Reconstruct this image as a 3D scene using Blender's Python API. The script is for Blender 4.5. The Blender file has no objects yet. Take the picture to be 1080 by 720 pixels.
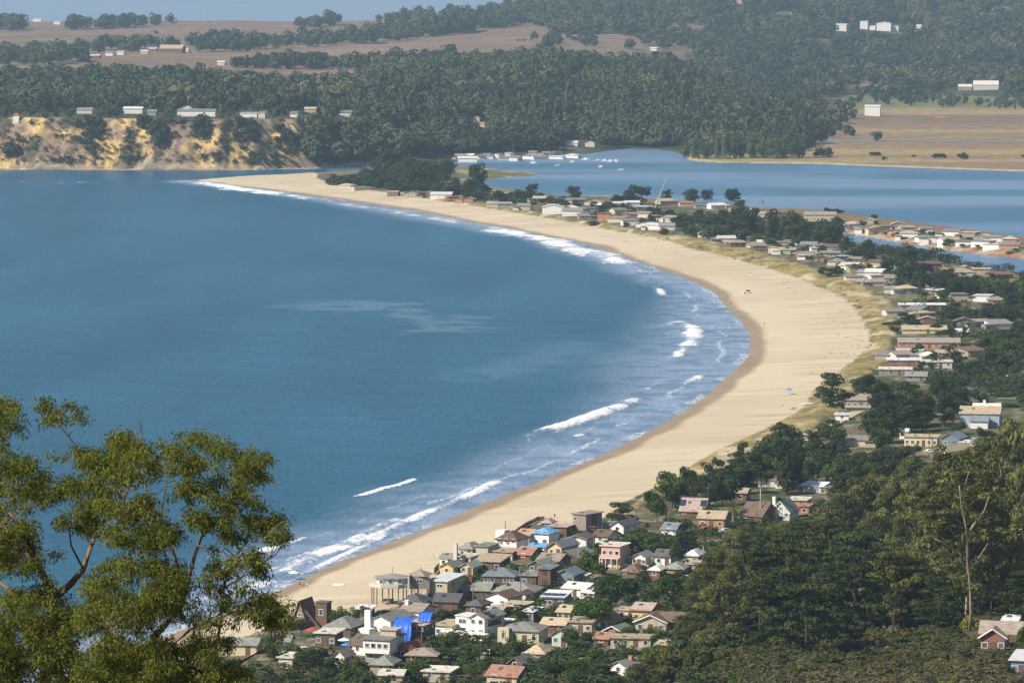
import bpy, math, random
import numpy as np
from mathutils import Vector, Matrix
R = math.radians
rnd = random.Random(7)
nr = np.random.RandomState(11)
sc = bpy.context.scene
col = sc.collection

# ---------------------------------------------------------------- camera, world, sun, exposure
F = 4800.0; HC = 180.0; PITCH = math.atan(398/4800.0)
cp, sp = math.cos(PITCH), math.sin(PITCH)
cam = bpy.data.cameras.new("camera"); camo = bpy.data.objects.new("camera", cam); col.objects.link(camo)
camo.location = (0, 0, HC); camo.rotation_euler = (math.pi/2-PITCH, 0, 0)
cam.sensor_width = 36; cam.lens = 36*F/1080; cam.clip_start = 1; cam.clip_end = 150000
sc.camera = camo
SUN_AZ, SUN_EL = R(238), R(40)       # compass azimuth seen from +Y clockwise
sd = Vector((math.sin(SUN_AZ)*math.cos(SUN_EL), math.cos(SUN_AZ)*math.cos(SUN_EL), math.sin(SUN_EL)))
w = bpy.data.worlds.new("World"); sc.world = w; w.use_nodes = True
nt = w.node_tree; bg = nt.nodes["Background"]; sky = nt.nodes.new("ShaderNodeTexSky")
sky.sky_type = 'NISHITA'; sky.sun_disc = False; sky.sun_elevation = SUN_EL; sky.sun_rotation = SUN_AZ
sky.altitude = 100; sky.air_density = 1.0; sky.dust_density = 1.0; sky.ozone_density = 1.5
nt.links.new(sky.outputs[0], bg.inputs[0]); bg.inputs[1].default_value = 0.07
sl = bpy.data.lights.new("sun", 'SUN'); so = bpy.data.objects.new("sun", sl); col.objects.link(so)
sl.energy = 4.7; sl.angle = R(0.5); sl.color = (1.0, 0.93, 0.82)
so.rotation_euler = sd.to_track_quat('Z', 'Y').to_euler(); so.location = (0, 0, 400)
sc.view_settings.view_transform = 'Standard'; sc.view_settings.look = 'None'
sc.view_settings.exposure = 0.45; sc.view_settings.gamma = 1.0; sc.view_settings.use_curve_mapping = False
cy = sc.cycles
cy.use_denoising = True; cy.max_bounces = 4; cy.diffuse_bounces = 2; cy.glossy_bounces = 2
cy.transmission_bounces = 2; cy.volume_bounces = 0; cy.transparent_max_bounces = 6
cy.use_adaptive_sampling = True; cy.adaptive_threshold = 0.02
try: cy.denoiser = 'OPENIMAGEDENOISE'
except Exception: pass

# ---------------------------------------------------------------- helpers
def tag(o, label=None, cat=None, group=None, kind=None):
    if label: o['label'] = label
    if cat: o['category'] = cat
    if group: o['group'] = group
    if kind: o['kind'] = kind
    return o
def link(o, parent=None):
    col.objects.link(o)
    if parent is not None: o.parent = parent
    return o
def empty(name, loc, rz=0):
    o = bpy.data.objects.new(name, None); link(o); o.location = loc; o.rotation_euler = (0, 0, rz)
    o.empty_display_size = 1; return o
class MB:
    def __init__(s): s.v = []; s.f = []; s.sm = False
    def add(s, vs, fs):
        n = len(s.v); s.v += [tuple(p) for p in vs]; s.f += [tuple(i+n for i in f) for f in fs]; return s
    def box(s, cx, cy_, cz, sx, sy, sz, rz=0):
        c, n = math.cos(rz), math.sin(rz); vs = []
        for dz in (-.5, .5):
            for dx, dy in ((-.5,-.5),(.5,-.5),(.5,.5),(-.5,.5)):
                x, y = dx*sx, dy*sy
                vs.append((cx+x*c-y*n, cy_+x*n+y*c, cz+dz*sz))
        return s.add(vs, [(3,2,1,0),(4,5,6,7),(0,1,5,4),(1,2,6,5),(2,3,7,6),(3,0,4,7)])
    def tube(s, pts, rads, n=6, cap=True):
        base = len(s.v); pts = [Vector(p) for p in pts]
        for i, p in enumerate(pts):
            d = (pts[min(i+1, len(pts)-1)]-pts[max(i-1, 0)])
            if d.length < 1e-6: d = Vector((0, 0, 1))
            d.normalize(); a = d.orthogonal().normalized() if abs(d.z) > .9 else d.cross(Vector((0,0,1))).normalized()
            if abs(d.z) > .9:
                a = Vector((1,0,0)); a = (a-d*a.dot(d)).normalized()
            b = d.cross(a)
            for k in range(n):
                t = 2*math.pi*k/n; q = p+(a*math.cos(t)+b*math.sin(t))*rads[i]; s.v.append(tuple(q))
        for i in range(len(pts)-1):
            for k in range(n):
                a0 = base+i*n+k; a1 = base+i*n+(k+1) % n
                s.f.append((a0, a1, a1+n, a0+n))
        if cap:
            s.f.append(tuple(base+k for k in range(n))[::-1]); s.f.append(tuple(base+(len(pts)-1)*n+k for k in range(n)))
        return s
    def mesh(s, name, m, smooth=False):
        me = bpy.data.meshes.new(name); me.from_pydata(s.v, [], s.f); me.materials.append(m)
        if smooth: me.polygons.foreach_set('use_smooth', [True]*len(me.polygons))
        me.update(); return me
    def build(s, name, m, parent=None, smooth=False):
        return link(bpy.data.objects.new(name, s.mesh(name, m, smooth)), parent)
def part(name, me, parent, loc=(0,0,0), rz=0):
    o = bpy.data.objects.new(name, me); link(o, parent); o.location = loc; o.rotation_euler = (0,0,rz); return o
def np_mesh(name, verts, faces, m, attrs=None, smooth=False, nv=4):
    """verts (N,3), faces (M,nv) -> mesh; attrs: {name: (type, array)} on points"""
    me = bpy.data.meshes.new(name); N, M = len(verts), len(faces)
    me.vertices.add(N); me.vertices.foreach_set('co', np.asarray(verts, np.float32).ravel())
    me.loops.add(M*nv); me.loops.foreach_set('vertex_index', np.asarray(faces, np.int32).ravel())
    me.polygons.add(M); me.polygons.foreach_set('loop_start', np.arange(M, dtype=np.int32)*nv)
    if smooth: me.polygons.foreach_set('use_smooth', np.ones(M, bool))
    if attrs:
        for k, (t, a) in attrs.items():
            at_ = me.attributes.new(k, t, 'POINT')
            if t == 'FLOAT': at_.data.foreach_set('value', np.asarray(a, np.float32).ravel())
            else:
                c4 = np.ones((N, 4), np.float32); c4[:, :3] = a; at_.data.foreach_set('color', c4.ravel())
    me.update(calc_edges=True); me.validate(); me.materials.append(m); return me

def hash2(ix, iy, s):
    h = (ix.astype(np.int64)*374761393 + iy.astype(np.int64)*668265263 + s*1442695041) & 0xffffffff
    h = ((h ^ (h >> 13))*1274126177) & 0xffffffff
    return ((h ^ (h >> 16)) & 0xffff)/65535.0
def vnoise(x, y, s=0):
    x = np.asarray(x, float); y = np.asarray(y, float)
    ix, iy = np.floor(x), np.floor(y); fx, fy = x-ix, y-iy
    fx = fx*fx*(3-2*fx); fy = fy*fy*(3-2*fy)
    a = hash2(ix, iy, s); b = hash2(ix+1, iy, s); c = hash2(ix, iy+1, s); d = hash2(ix+1, iy+1, s)
    return (a*(1-fx)+b*fx)*(1-fy)+(c*(1-fx)+d*fx)*fy
def fbm(x, y, o=4, s=0):
    t = 0; a = .5; n = 0
    for i in range(o):
        t = t+a*vnoise(x, y, s+i*17); n += a; a *= .5; x = np.asarray(x)*2.03+3.1; y = np.asarray(y)*2.03+1.7
    return t/n
def ss(a, b, x):
    t = np.clip((x-a)/(b-a), 0, 1); return t*t*(3-2*t)

def at(u, v, z=0.0):
    du, dv = (u-540)/F, (360-v)/F
    dy = cp+dv*sp; dz = -sp+dv*cp
    t = (z-HC)/dz
    return (du*t, dy*t, z)
def line(pts, z=0.0): return np.array([at(u, v, z)[:2] for u, v in pts])

# ---------------------------------------------------------------- materials
MATS = {}
def newmat(name):
    m = bpy.data.materials.new(name); m.use_nodes = True; MATS[name] = m
    return m, m.node_tree, m.node_tree.nodes["Principled BSDF"]
def N(t, k, **kw):
    n = t.nodes.new(k)
    for a, b in kw.items(): setattr(n, a, b)
    return n
def solid(name, c, rough=.8, var=.25, scale=.6, bump=0.0, metal=0, rand=.12, streak=None):
    """procedural paint, board or shingle: noise-varied base colour, a little change from object to object"""
    if name in MATS: return MATS[name]
    m, t, b = newmat(name); L = t.links
    tc = N(t, 'ShaderNodeTexCoord'); mp = N(t, 'ShaderNodeMapping')
    L.new(tc.outputs['Object'], mp.inputs[0])
    if streak: mp.inputs['Scale'].default_value = streak
    n1 = N(t, 'ShaderNodeTexNoise'); n1.inputs['Scale'].default_value = scale; n1.inputs['Detail'].default_value = 5
    L.new(mp.outputs[0], n1.inputs[0])
    oi = N(t, 'ShaderNodeObjectInfo')
    mr = N(t, 'ShaderNodeMapRange'); mr.inputs['To Min'].default_value = 1-var; mr.inputs['To Max'].default_value = 1+var
    mr.inputs['From Min'].default_value = .3; mr.inputs['From Max'].default_value = .7
    L.new(n1.outputs[0], mr.inputs[0])
    mr2 = N(t, 'ShaderNodeMapRange'); mr2.inputs['To Min'].default_value = 1-rand; mr2.inputs['To Max'].default_value = 1+rand
    L.new(oi.outputs['Random'], mr2.inputs[0])
    mu = N(t, 'ShaderNodeMath', operation='MULTIPLY'); L.new(mr.outputs[0], mu.inputs[0]); L.new(mr2.outputs[0], mu.inputs[1])
    vm = N(t, 'ShaderNodeVectorMath', operation='SCALE'); vm.inputs[0].default_value = c; L.new(mu.outputs[0], vm.inputs['Scale'])
    L.new(vm.outputs[0], b.inputs['Base Color']); b.inputs['Roughness'].default_value = rough; b.inputs['Metallic'].default_value = metal
    b.inputs['Specular IOR Level'].default_value = .3
    if bump:
        bp = N(t, 'ShaderNodeBump'); bp.inputs['Strength'].default_value = bump; bp.inputs['Distance'].default_value = .1
        L.new(n1.outputs[0], bp.inputs['Height']); L.new(bp.outputs[0], b.inputs['Normal'])
    return m
def foliage(name, c1, c2, trans=.15, rand=.25):
    m, t, b = newmat(name); L = t.links
    a = N(t, 'ShaderNodeAttribute', attribute_name='tone'); oi = N(t, 'ShaderNodeObjectInfo')
    mx = N(t, 'ShaderNodeMix', data_type='RGBA'); mx.inputs[6].default_value = (*c1, 1); mx.inputs[7].default_value = (*c2, 1)
    L.new(a.outputs['Fac'], mx.inputs[0])
    mr2 = N(t, 'ShaderNodeMapRange'); mr2.inputs['To Min'].default_value = 1-rand; mr2.inputs['To Max'].default_value = 1+rand
    L.new(oi.outputs['Random'], mr2.inputs[0])
    vm = N(t, 'ShaderNodeVectorMath', operation='SCALE'); L.new(mx.outputs[2], vm.inputs[0]); L.new(mr2.outputs[0], vm.inputs['Scale'])
    L.new(vm.outputs[0], b.inputs['Base Color']); b.inputs['Roughness'].default_value = .7
    b.inputs['Specular IOR Level'].default_value = .15
    if trans:
        tr = N(t, 'ShaderNodeBsdfTranslucent'); L.new(vm.outputs[0], tr.inputs[0])
        ms = N(t, 'ShaderNodeMixShader'); ms.inputs[0].default_value = trans
        L.new(b.outputs[0], ms.inputs[1]); L.new(tr.outputs[0], ms.inputs[2])
        L.new(ms.outputs[0], t.nodes['Material Output'].inputs[0])
    return m
def ground_mat(name, fine=.35, amp=.35):
    m, t, b = newmat(name); L = t.links
    a = N(t, 'ShaderNodeAttribute', attribute_name='surf')
    ge = N(t, 'ShaderNodeNewGeometry')
    n1 = N(t, 'ShaderNodeTexNoise'); n1.inputs['Scale'].default_value = fine; n1.inputs['Detail'].default_value = 6
    L.new(ge.outputs['Position'], n1.inputs[0])
    mr = N(t, 'ShaderNodeMapRange'); mr.inputs['From Min'].default_value = .3; mr.inputs['From Max'].default_value = .7
    mr.inputs['To Min'].default_value = 1-amp; mr.inputs['To Max'].default_value = 1+amp
    L.new(n1.outputs[0], mr.inputs[0])
    vm = N(t, 'ShaderNodeVectorMath', operation='SCALE'); L.new(a.outputs['Color'], vm.inputs[0]); L.new(mr.outputs[0], vm.inputs['Scale'])
    L.new(vm.outputs[0], b.inputs['Base Color']); b.inputs['Roughness'].default_value = .9; b.inputs['Specular IOR Level'].default_value = .1
    bp = N(t, 'ShaderNodeBump'); bp.inputs['Strength'].default_value = .5; bp.inputs['Distance'].default_value = .5*amp
    L.new(n1.outputs[0], bp.inputs['Height']); L.new(bp.outputs[0], b.inputs['Normal'])
    return m
def water_mat(name, deep, pale, lagoon=False):
    m, t, b = newmat(name); L = t.links
    ge = N(t, 'ShaderNodeNewGeometry')
    foam = N(t, 'ShaderNodeAttribute', attribute_name='foam'); sh = N(t, 'ShaderNodeAttribute', attribute_name='shallow_or_sheen')
    # long wind streaks
    mp = N(t, 'ShaderNodeMapping'); mp.inputs['Scale'].default_value = (.012, .0035, 1); mp.inputs['Rotation'].default_value = (0, 0, R(78))
    L.new(ge.outputs['Position'], mp.inputs[0])
    ns = N(t, 'ShaderNodeTexNoise'); ns.inputs['Scale'].default_value = 1; ns.inputs['Detail'].default_value = 6; L.new(mp.outputs[0], ns.inputs[0])
    # short chop
    mc = N(t, 'ShaderNodeMapping'); mc.inputs['Scale'].default_value = (.10, .22, 1); mc.inputs['Rotation'].default_value = (0, 0, R(-25))
    L.new(ge.outputs['Position'], mc.inputs[0])
    nc = N(t, 'ShaderNodeTexNoise'); nc.inputs['Scale'].default_value = 1; nc.inputs['Detail'].default_value = 6; nc.inputs['Roughness'].default_value = .65
    L.new(mc.outputs[0], nc.inputs[0])
    mk2 = N(t, 'ShaderNodeMapping'); mk2.inputs['Scale'].default_value = (.45, .16, 1); mk2.inputs['Rotation'].default_value = (0, 0, R(-8)); L.new(ge.outputs['Position'], mk2.inputs[0])
    nk = N(t, 'ShaderNodeTexNoise'); nk.inputs['Scale'].default_value = 1; nk.inputs['Detail'].default_value = 3; L.new(mk2.outputs[0], nk.inputs[0])
    ave = N(t, 'ShaderNodeMath', operation='MULTIPLY_ADD'); ave.inputs[1].default_value = .55; L.new(nk.outputs[0], ave.inputs[0])
    hf = N(t, 'ShaderNodeMath', operation='MULTIPLY'); hf.inputs[1].default_value = .45; L.new(nc.outputs[0], hf.inputs[0]); L.new(hf.outputs[0], ave.inputs[2])
    mr = N(t, 'ShaderNodeMapRange'); mr.inputs['From Min'].default_value = .32; mr.inputs['From Max'].default_value = .68
    L.new(ns.outputs[0], mr.inputs[0])
    m1 = N(t, 'ShaderNodeMix', data_type='RGBA'); m1.inputs[6].default_value = (*deep, 1); m1.inputs[7].default_value = (*[x*1.38+.008 for x in deep], 1)
    L.new(mr.outputs[0], m1.inputs[0])
    mrc = N(t, 'ShaderNodeMapRange'); mrc.inputs['From Min'].default_value = .3; mrc.inputs['From Max'].default_value = .7
    mrc.inputs['To Min'].default_value = .58; mrc.inputs['To Max'].default_value = 1.42; L.new(ave.outputs[0], mrc.inputs[0])
    vm = N(t, 'ShaderNodeVectorMath', operation='SCALE'); L.new(m1.outputs[2], vm.inputs[0]); L.new(mrc.outputs[0], vm.inputs['Scale'])
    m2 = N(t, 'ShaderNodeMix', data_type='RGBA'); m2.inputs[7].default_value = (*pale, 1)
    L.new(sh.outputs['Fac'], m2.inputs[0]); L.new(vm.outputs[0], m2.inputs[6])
    # foam: attribute broken by lacy noise
    nf = N(t, 'ShaderNodeTexNoise'); nf.inputs['Scale'].default_value = .55; nf.inputs['Detail'].default_value = 7; nf.inputs['Roughness'].default_value = .7
    mf = N(t, 'ShaderNodeMapping'); mf.inputs['Scale'].default_value = (1, .5, 1); L.new(ge.outputs['Position'], mf.inputs[0]); L.new(mf.outputs[0], nf.inputs[0])
    ad = N(t, 'ShaderNodeMath', operation='ADD'); L.new(foam.outputs['Fac'], ad.inputs[0]); L.new(nf.outputs[0], ad.inputs[1])
    fr = N(t, 'ShaderNodeMapRange'); fr.interpolation_type = 'SMOOTHSTEP'; fr.inputs['From Min'].default_value = .80; fr.inputs['From Max'].default_value = 1.12
    L.new(ad.outputs[0], fr.inputs[0])
    m3 = N(t, 'ShaderNodeMix', data_type='RGBA'); m3.inputs[7].default_value = (.80, .80, .80, 1)
    L.new(fr.outputs[0], m3.inputs[0]); L.new(m2.outputs[2], m3.inputs[6]); L.new(m3.outputs[2], b.inputs['Base Color'])
    rr = N(t, 'ShaderNodeMapRange'); rr.inputs['To Min'].default_value = .32; rr.inputs['To Max'].default_value = .8
    L.new(fr.outputs[0], rr.inputs[0]); L.new(rr.outputs[0], b.inputs['Roughness'])
    b.inputs['IOR'].default_value = 1.33; b.inputs['Specular IOR Level'].default_value = .22
    bp = N(t, 'ShaderNodeBump'); bp.inputs['Strength'].default_value = .9; bp.inputs['Distance'].default_value = 1.1 if not lagoon else .5
    L.new(ave.outputs[0], bp.inputs['Height']); L.new(bp.outputs[0], b.inputs['Normal'])
    return m

# ---------------------------------------------------------------- terrain, from traced shorelines
WL = [(-160,805),(0,740),(100,702),(200,660),(270,632),(300,619),(353,593),(370,587),(395,578),(425,566),(448,558),(466,551),(480,543),(509,530),(560,511),(600,494),
      (640,477),(672,461),(700,446),(724,431),(742,419),(756,406),(778,387),(789,375),(791,362),(788,350),(781,339),(764,323),(753,309),(736,300),(714,291),
      (695,285),(659,273),(630,261),(588,252),(538,242),(499,235),(440,223),(400,217),(350,210),(300,203),(262,198),(235,195),(212,192.5),(205,191.5)]
LAG = [(208,190.3),(240,187.5),(300,185.5),(340,183),(353,182.5),(400,180.5),(440,180),(455,178.5),(480,177.5),(520,178.5),(555,181),(572,183),(560,185.5),(525,188),(508,192),(515,197),(545,200),(590,207),(610,209),
       (660,208),(690,210),(730,213),(770,218),(800,220),(840,222),(880,223),(894,225),(931,230.5),(970,235.5),(1020,242),(1080,251),(1180,268),(1400,310)]
FAR = [(1400,198),(1250,190),(1080,181),(960,177),(860,173),(800,172.5),(760,172),(735,170.5),(724,168),(722,164),(712,160),(690,157.5),(660,157),(635,160),(615,163),(560,165.5),(500,167.5),(486,170.5),(470,173),(452,175),(420,176.3),(375,176.8),(330,178.2),(250,179.6),(150,179.6),(60,179.2),(-60,179),(-260,179)]
INN = [(-160,830),(60,750),(160,708),(240,676),(300,655),(340,648),(400,644),(430,636),(455,622),(468,602),(500,583),(524,571),(545,558),(565,551),(600,556),(622,553),(639,544),(658,530),(690,514),(720,496),(760,473),(813,449),(842,434),(851,425),(860,408),(880,394),(900,381),(912,369),(917,356),(914,344),(906,331),
       (893,317),(881,309),(862,302),(841,293),(820,286),(797,279),(769,271),(728,262),(700,252),(640,242),(600,234),(560,227),(500,217),(430,207),(375,198),(345,192),(335,188)]
DUN = [(640,552),(660,540),(690,523),(740,501),(800,476),(860,447),(885,432),(905,402),(930,381),(940,366),(945,346),(947,328),(938,315),(917,305),(889,291),(862,283),(839,277),(820,271),(794,263),(767,257),(722,248),(678,243),(640,235),(604,228.5),(560,221.5),(500,212),(430,203)]
CH = [(877,243.6),(909,248.5),(944,255),(970,258.5),(1004,264.5),(1080,273),(1250,294),(1250,318),(1080,289),(1054,285),(1017,278),(1010,274),(966,268.5),(925,261),(903,256),(881,248.5)]
# ocean+lagoon+channel mouth is water; one land polygon is the spit and near coast
wl, lag, far_, inn, dun, ch = line(WL), line(LAG), line(FAR), line(INN, 2.6), line(DUN, 4.0), line(CH, 0.3)
near_land = np.vstack([wl, lag, [[1600, 900], [900, 100], [400, -400], [-400, -400], [-500, 900]]])
far_land = np.vstack([far_, [[-3500, 3800], [-3500, 8900], [6000, 30000], [9000, 9000], [2400, 4100]]])
def inside(P, x, y):
    r = np.zeros(x.shape, bool); n = len(P)
    for i in range(n):
        x0, y0 = P[i]; x1, y1 = P[(i+1) % n]
        if y0 == y1: continue
        c = ((y0 > y) != (y1 > y)) & (x < (x1-x0)*(y-y0)/(y1-y0)+x0); r ^= c
    return r
def dist(P, x, y, closed=False):
    d = np.full(x.shape, 1e12); n = len(P)
    for i in range(n if closed else n-1):
        ax, ay = P[i]; bx, by = P[(i+1) % n]; vx, vy = bx-ax, by-ay
        t = np.clip(((x-ax)*vx+(y-ay)*vy)/(vx*vx+vy*vy+1e-9), 0, 1)
        d = np.minimum(d, (x-ax-t*vx)**2+(y-ay-t*vy)**2)
    return np.sqrt(d)
sand_poly = np.vstack([wl, line([(212,190),(300,184.5),(335,183)], 0), inn[::-1]])
dune_poly = np.vstack([inn[18:-2], dun[::-1]])
# heights of the far land: rows = azimuth columns, columns = distances
TU = np.array([-900, -200, 0, 300, 400, 500, 650, 800, 950, 1100, 1400, 2200.])
TD = np.array([3900, 4150, 4400, 4700, 5000, 5500, 6000, 6500, 7000, 7500, 8600, 9200, 10500, 14000.])
TZ = np.array([
 [40, 42, 44, 46, 48, 50, 54, 57, 61, 65, 71, 60, -30, -40],
 [44, 45, 46, 48, 49, 51, 54, 57, 61, 65, 71, 60, -30, -40],
 [44, 45, 46, 48, 50, 52, 54, 57, 61, 65, 72, 60, -30, -40],
 [42, 44, 46, 48, 50, 52, 54, 57, 62, 66, 73, 62, -30, -40],
 [20, 24, 32, 42, 48, 53, 56, 59, 64, 69, 76, 64, -30, -40],
 [ 2,  8, 18, 36, 50, 58, 60, 63, 70, 77, 86, 78, -30, -40],
 [ 2,  6, 10, 24, 38, 52, 57, 62, 72, 88, 140, 170, 190, 180],
 [ 1,  2,  5,  9, 12, 12, 10, 26, 54, 88, 165, 205, 240, 220],
 [ 1,  2,  2, 2.5, 3, 3.2, 5, 17, 42, 76, 160, 205, 240, 220],
 [ 1,  2,  2, 2.5, 3, 4, 9, 26, 54, 86, 165, 205, 240, 220],
 [ 1,  2,  2, 4, 8, 14, 30, 50, 80, 110, 180, 215, 240, 220],
 [ 1,  5, 15, 25, 40, 60, 80, 110, 130, 160, 200, 225, 240, 220.]])
def far_z(x, y):
    u = 540+F*x/np.maximum(y, 1); iu = np.clip(np.searchsorted(TU, u)-1, 0, len(TU)-2); idd = np.clip(np.searchsorted(TD, y)-1, 0, len(TD)-2)
    fu = np.clip((u-TU[iu])/(TU[iu+1]-TU[iu]), 0, 1); fd = np.clip((y-TD[idd])/(TD[idd+1]-TD[idd]), 0, 1)
    fu = fu*fu*(3-2*fu)
    a = TZ[iu, idd]*(1-fu)+TZ[iu+1, idd]*fu; b = TZ[iu, idd+1]*(1-fu)+TZ[iu+1, idd+1]*fu
    return a*(1-fd)+b*fd
NY = np.array([-600, 0, 6, 150, 400, 700, 900, 1000, 1080, 1130, 1300.]); NZ = np.array([230, 178.3, 176, 138, 95, 50, 24, 12, 7, 5, 4.])
RY = np.array([-600, 0, 6, 150, 400, 700, 850, 950, 1000, 1060, 1150, 1250, 1500.]); RZ = np.array([230, 178.3, 176, 140, 98, 58, 41, 35, 31, 24, 12, 5, 4.])
def terrain(x, y):
    nl = inside(near_land, x, y); fl = inside(far_land, x, y); cw = inside(ch, x, y)
    dw = dist(wl, x, y); dl = dist(lag, x, y); df = dist(far_, x, y); di = dist(inn, x, y); dc = dist(ch, x, y, True)
    sand = inside(sand_poly, x, y) & nl; dune = inside(dune_poly, x, y) & nl & ~sand
    z = np.where(nl | fl, 1.0, -3.0)
    zs = 2.6*np.power(np.clip(dw/(dw+di+1e-6), 0, 1), .9)
    uu = 540+F*x/np.maximum(y, 50)
    k = ss(640, 820, uu)*ss(-1, 100, y)
    zb = np.interp(y, NY, NZ)*(1-k)+np.interp(y, RY, RZ)*k+7*ss(920, 1150, uu)*ss(1350, 1020, y)*ss(880, 1000, y)
    zt = 2.6+(zb-2.6)*ss(0, 45, di)
    zt = zt+dune*(fbm(x/9, y/9, 3, 5)*3.2-.8)*ss(0, 8, di)
    zt = np.minimum(zt, .25+dl*.09); zt = np.where(cw, -1.0, np.where(dc < 25, np.minimum(zt, .3+dc*.2), zt))
    zn = np.where(sand, np.minimum(zs, .05+dw*.06), zt)
    z = np.where(nl, zn, z)
    zf = far_z(x, y); u2 = 540+F*x/np.maximum(y, 1)
    wid = 28+170*ss(330, 520, u2)
    nz = (fbm(x/34, y/60, 4, 9)-.5)
    e = np.clip((df-5+nz*26*ss(520, 330, u2))/wid, 0, 1)
    prof = np.where(u2 < 420, e**.8, e)
    zf = .8*ss(0, 5, df)+(zf-.8)*prof+(fbm(x/180, y/180, 3, 3)-.5)*9*ss(60, 400, df)*ss(3, 20, zf)
    zf = zf+nz*7*prof*(1-prof)*4*(u2 < 470)
    z = np.where(fl & ~nl, zf, z)
    dmin = np.minimum(np.minimum(dw, dl), df)
    z = np.where(~(nl | fl), -.15-np.minimum(4, dmin*.05), z)
    return z, dict(nl=nl, fl=fl, sand=sand, dune=dune, cw=cw, dw=dw, dl=dl, df=df, di=di, dc=dc, u=u2, prof=prof, far=fl & ~nl)
cu = np.concatenate([np.arange(-2600, -300, 100), np.arange(-300, 1380, 4), np.arange(1380, 3700, 100)])
rd = np.concatenate([np.arange(-300, 750, 30), np.arange(750, 900, 10), np.arange(900, 1700, 4), np.arange(1700, 3930, 6), np.arange(3930, 4120, 3.5), np.arange(4120, 5500, 14),
                     np.arange(5500, 9700, 30), np.arange(9700, 14100, 200)])
A, D = np.meshgrid((cu-540)/F, rd)
X = A*np.maximum(D, 300)*1.0; Y = D+0*A
# fans out from the viewpoint hill; near it the columns stay 300 m wide so the ground also lies to the sides
X = np.where(D < 900, A*(900+0*D)*1.0, A*D)
Z, MK = terrain(X, Y)
nR, nC = X.shape
def zat(x, y):
    x = np.asarray(x, float); y = np.asarray(y, float)
    i = np.clip(np.searchsorted(rd, y)-1, 0, nR-2); fy = np.clip((y-rd[i])/(rd[i+1]-rd[i]), 0, 1)
    a = x/np.where(y < 900, 900, y)*F+540; j = np.clip(np.searchsorted(cu, a)-1, 0, nC-2); fx = np.clip((a-cu[j])/(cu[j+1]-cu[j]), 0, 1)
    return (Z[i, j]*(1-fx)+Z[i, j+1]*fx)*(1-fy)+(Z[i+1, j]*(1-fx)+Z[i+1, j+1]*fx)*fy
i900 = int(np.searchsorted(rd, 760)); VR = rd[i900:]
def hits(us, vs):
    """where the sight lines through pixels (us, vs) meet the ground"""
    us = np.atleast_1d(np.asarray(us, float)); vs = np.atleast_1d(np.asarray(vs, float)); out = np.zeros((len(us), 3))
    zz = np.full(len(us), 4.0); yy = np.full(len(us), 2000.0)
    for it in range(3):
        dep = yy*cp-(zz-HC)*sp; a = (us-540)/F*dep/yy*F+540
        j = np.clip(np.searchsorted(cu, a)-1, 0, nC-2); fx = ((a-cu[j])/(cu[j+1]-cu[j]))   # near 900 m the columns run parallel
        zc = Z[i900:, :][:, j]*(1-fx)+Z[i900:, :][:, j+1]*fx; zc = np.maximum(zc, 0)
        dd = VR[:, None]; vp = 360-F*((zc-HC)*cp+dd*sp)/(dd*cp-(zc-HC)*sp)
        below = vp <= vs[None, :]; k = np.argmax(below, 0); k = np.where(below.any(0), np.maximum(k, 1), len(VR)-1)
        ar = np.arange(len(us)); v0, v1 = vp[k-1, ar], vp[k, ar]; t = np.clip((v0-vs)/np.where(v0 == v1, 1, v0-v1), 0, 1)
        yy = VR[k-1]*(1-t)+VR[k]*t; zz = zc[k-1, ar]*(1-t)+zc[k, ar]*t
    dep = yy*cp-(zz-HC)*sp; out[:, 0] = (us-540)/F*dep; out[:, 1] = yy; out[:, 2] = zz
    return out
def hit(u, v): return tuple(hits([u], [v])[0])
def ppm(p): return F/(p[1]*cp-(p[2]-HC)*sp)
def proj(x, y, z):
    dep = y*cp-(z-HC)*sp; return 540+F*x/dep, 360-F*((z-HC)*cp+y*sp)/dep

# ground colours (albedo) per zone
def mix(a, b, t): t = np.asarray(t)[..., None]; return np.asarray(a)*(1-t)+np.asarray(b)*t
n_big = fbm(X/90, Y/90, 4, 21); n_mid = fbm(X/14, Y/14, 4, 31); n_sm = fbm(X/4, Y/4, 3, 41)
PU, PV = proj(X, np.maximum(Y, 60), Z)
town = mix((.15, .125, .075), (.055, .075, .03), ss(.42, .6, n_mid)); town = mix(town, (.33, .28, .2), ss(.62, .72, n_sm)*.6)
C = np.broadcast_to(town, X.shape+(3,)).copy()
sandc = mix((.57, .475, .33), (.51, .415, .285), ss(.35, .65, n_big)); sandc = mix(sandc, (.60, .50, .35), ss(.55, .75, fbm(X/60, Y/8, 3, 77))); sandc = mix(sandc, (.40, .32, .22), .55*ss(.52, .68, fbm(X/45, Y/5, 3, 79))*ss(18, 40, MK['dw']))
wetw = 4+7*fbm(X/35, Y/35, 3, 51)
wet = ss(1.0, .0, (MK['dw']-wetw*.75)/(wetw*.5))
sandc = mix(sandc, (.25, .185, .125), np.clip(wet, 0, 1)*.9*(.8+.3*n_mid))
C = np.where(MK['sand'][..., None], sandc, C)
grass = mix((.32, .245, .10), (.17, .15, .06), ss(.42, .62, n_sm*.5+n_mid*.5)); grass = mix(grass, (.50, .41, .27), ss(.56, .68, fbm(X/7, Y/22, 4, 61))*ss(30, 3, MK['di']))
C = np.where((MK['dune'] & ~MK['sand'])[..., None], grass, C)
back = MK['nl'] & ~MK['sand'] & ~MK['dune']
C = np.where((back & (Y > 2700) & (MK['dl'] < 45+30*n_big))[..., None], mix((.25, .135, .085), (.2, .16, .07), ss(.4, .6, n_mid)), C)
C = np.where((back & (Y > 3450) & (PU > 455))[..., None], mix((.36, .29, .17), (.13, .13, .06), ss(.35, .55, n_mid)), C)
bank = back & (MK['dc'] < 9); C = np.where(bank[..., None], mix((.38, .3, .2), (.3, .13, .08), ss(.5, .6, n_mid)), C)
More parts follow.
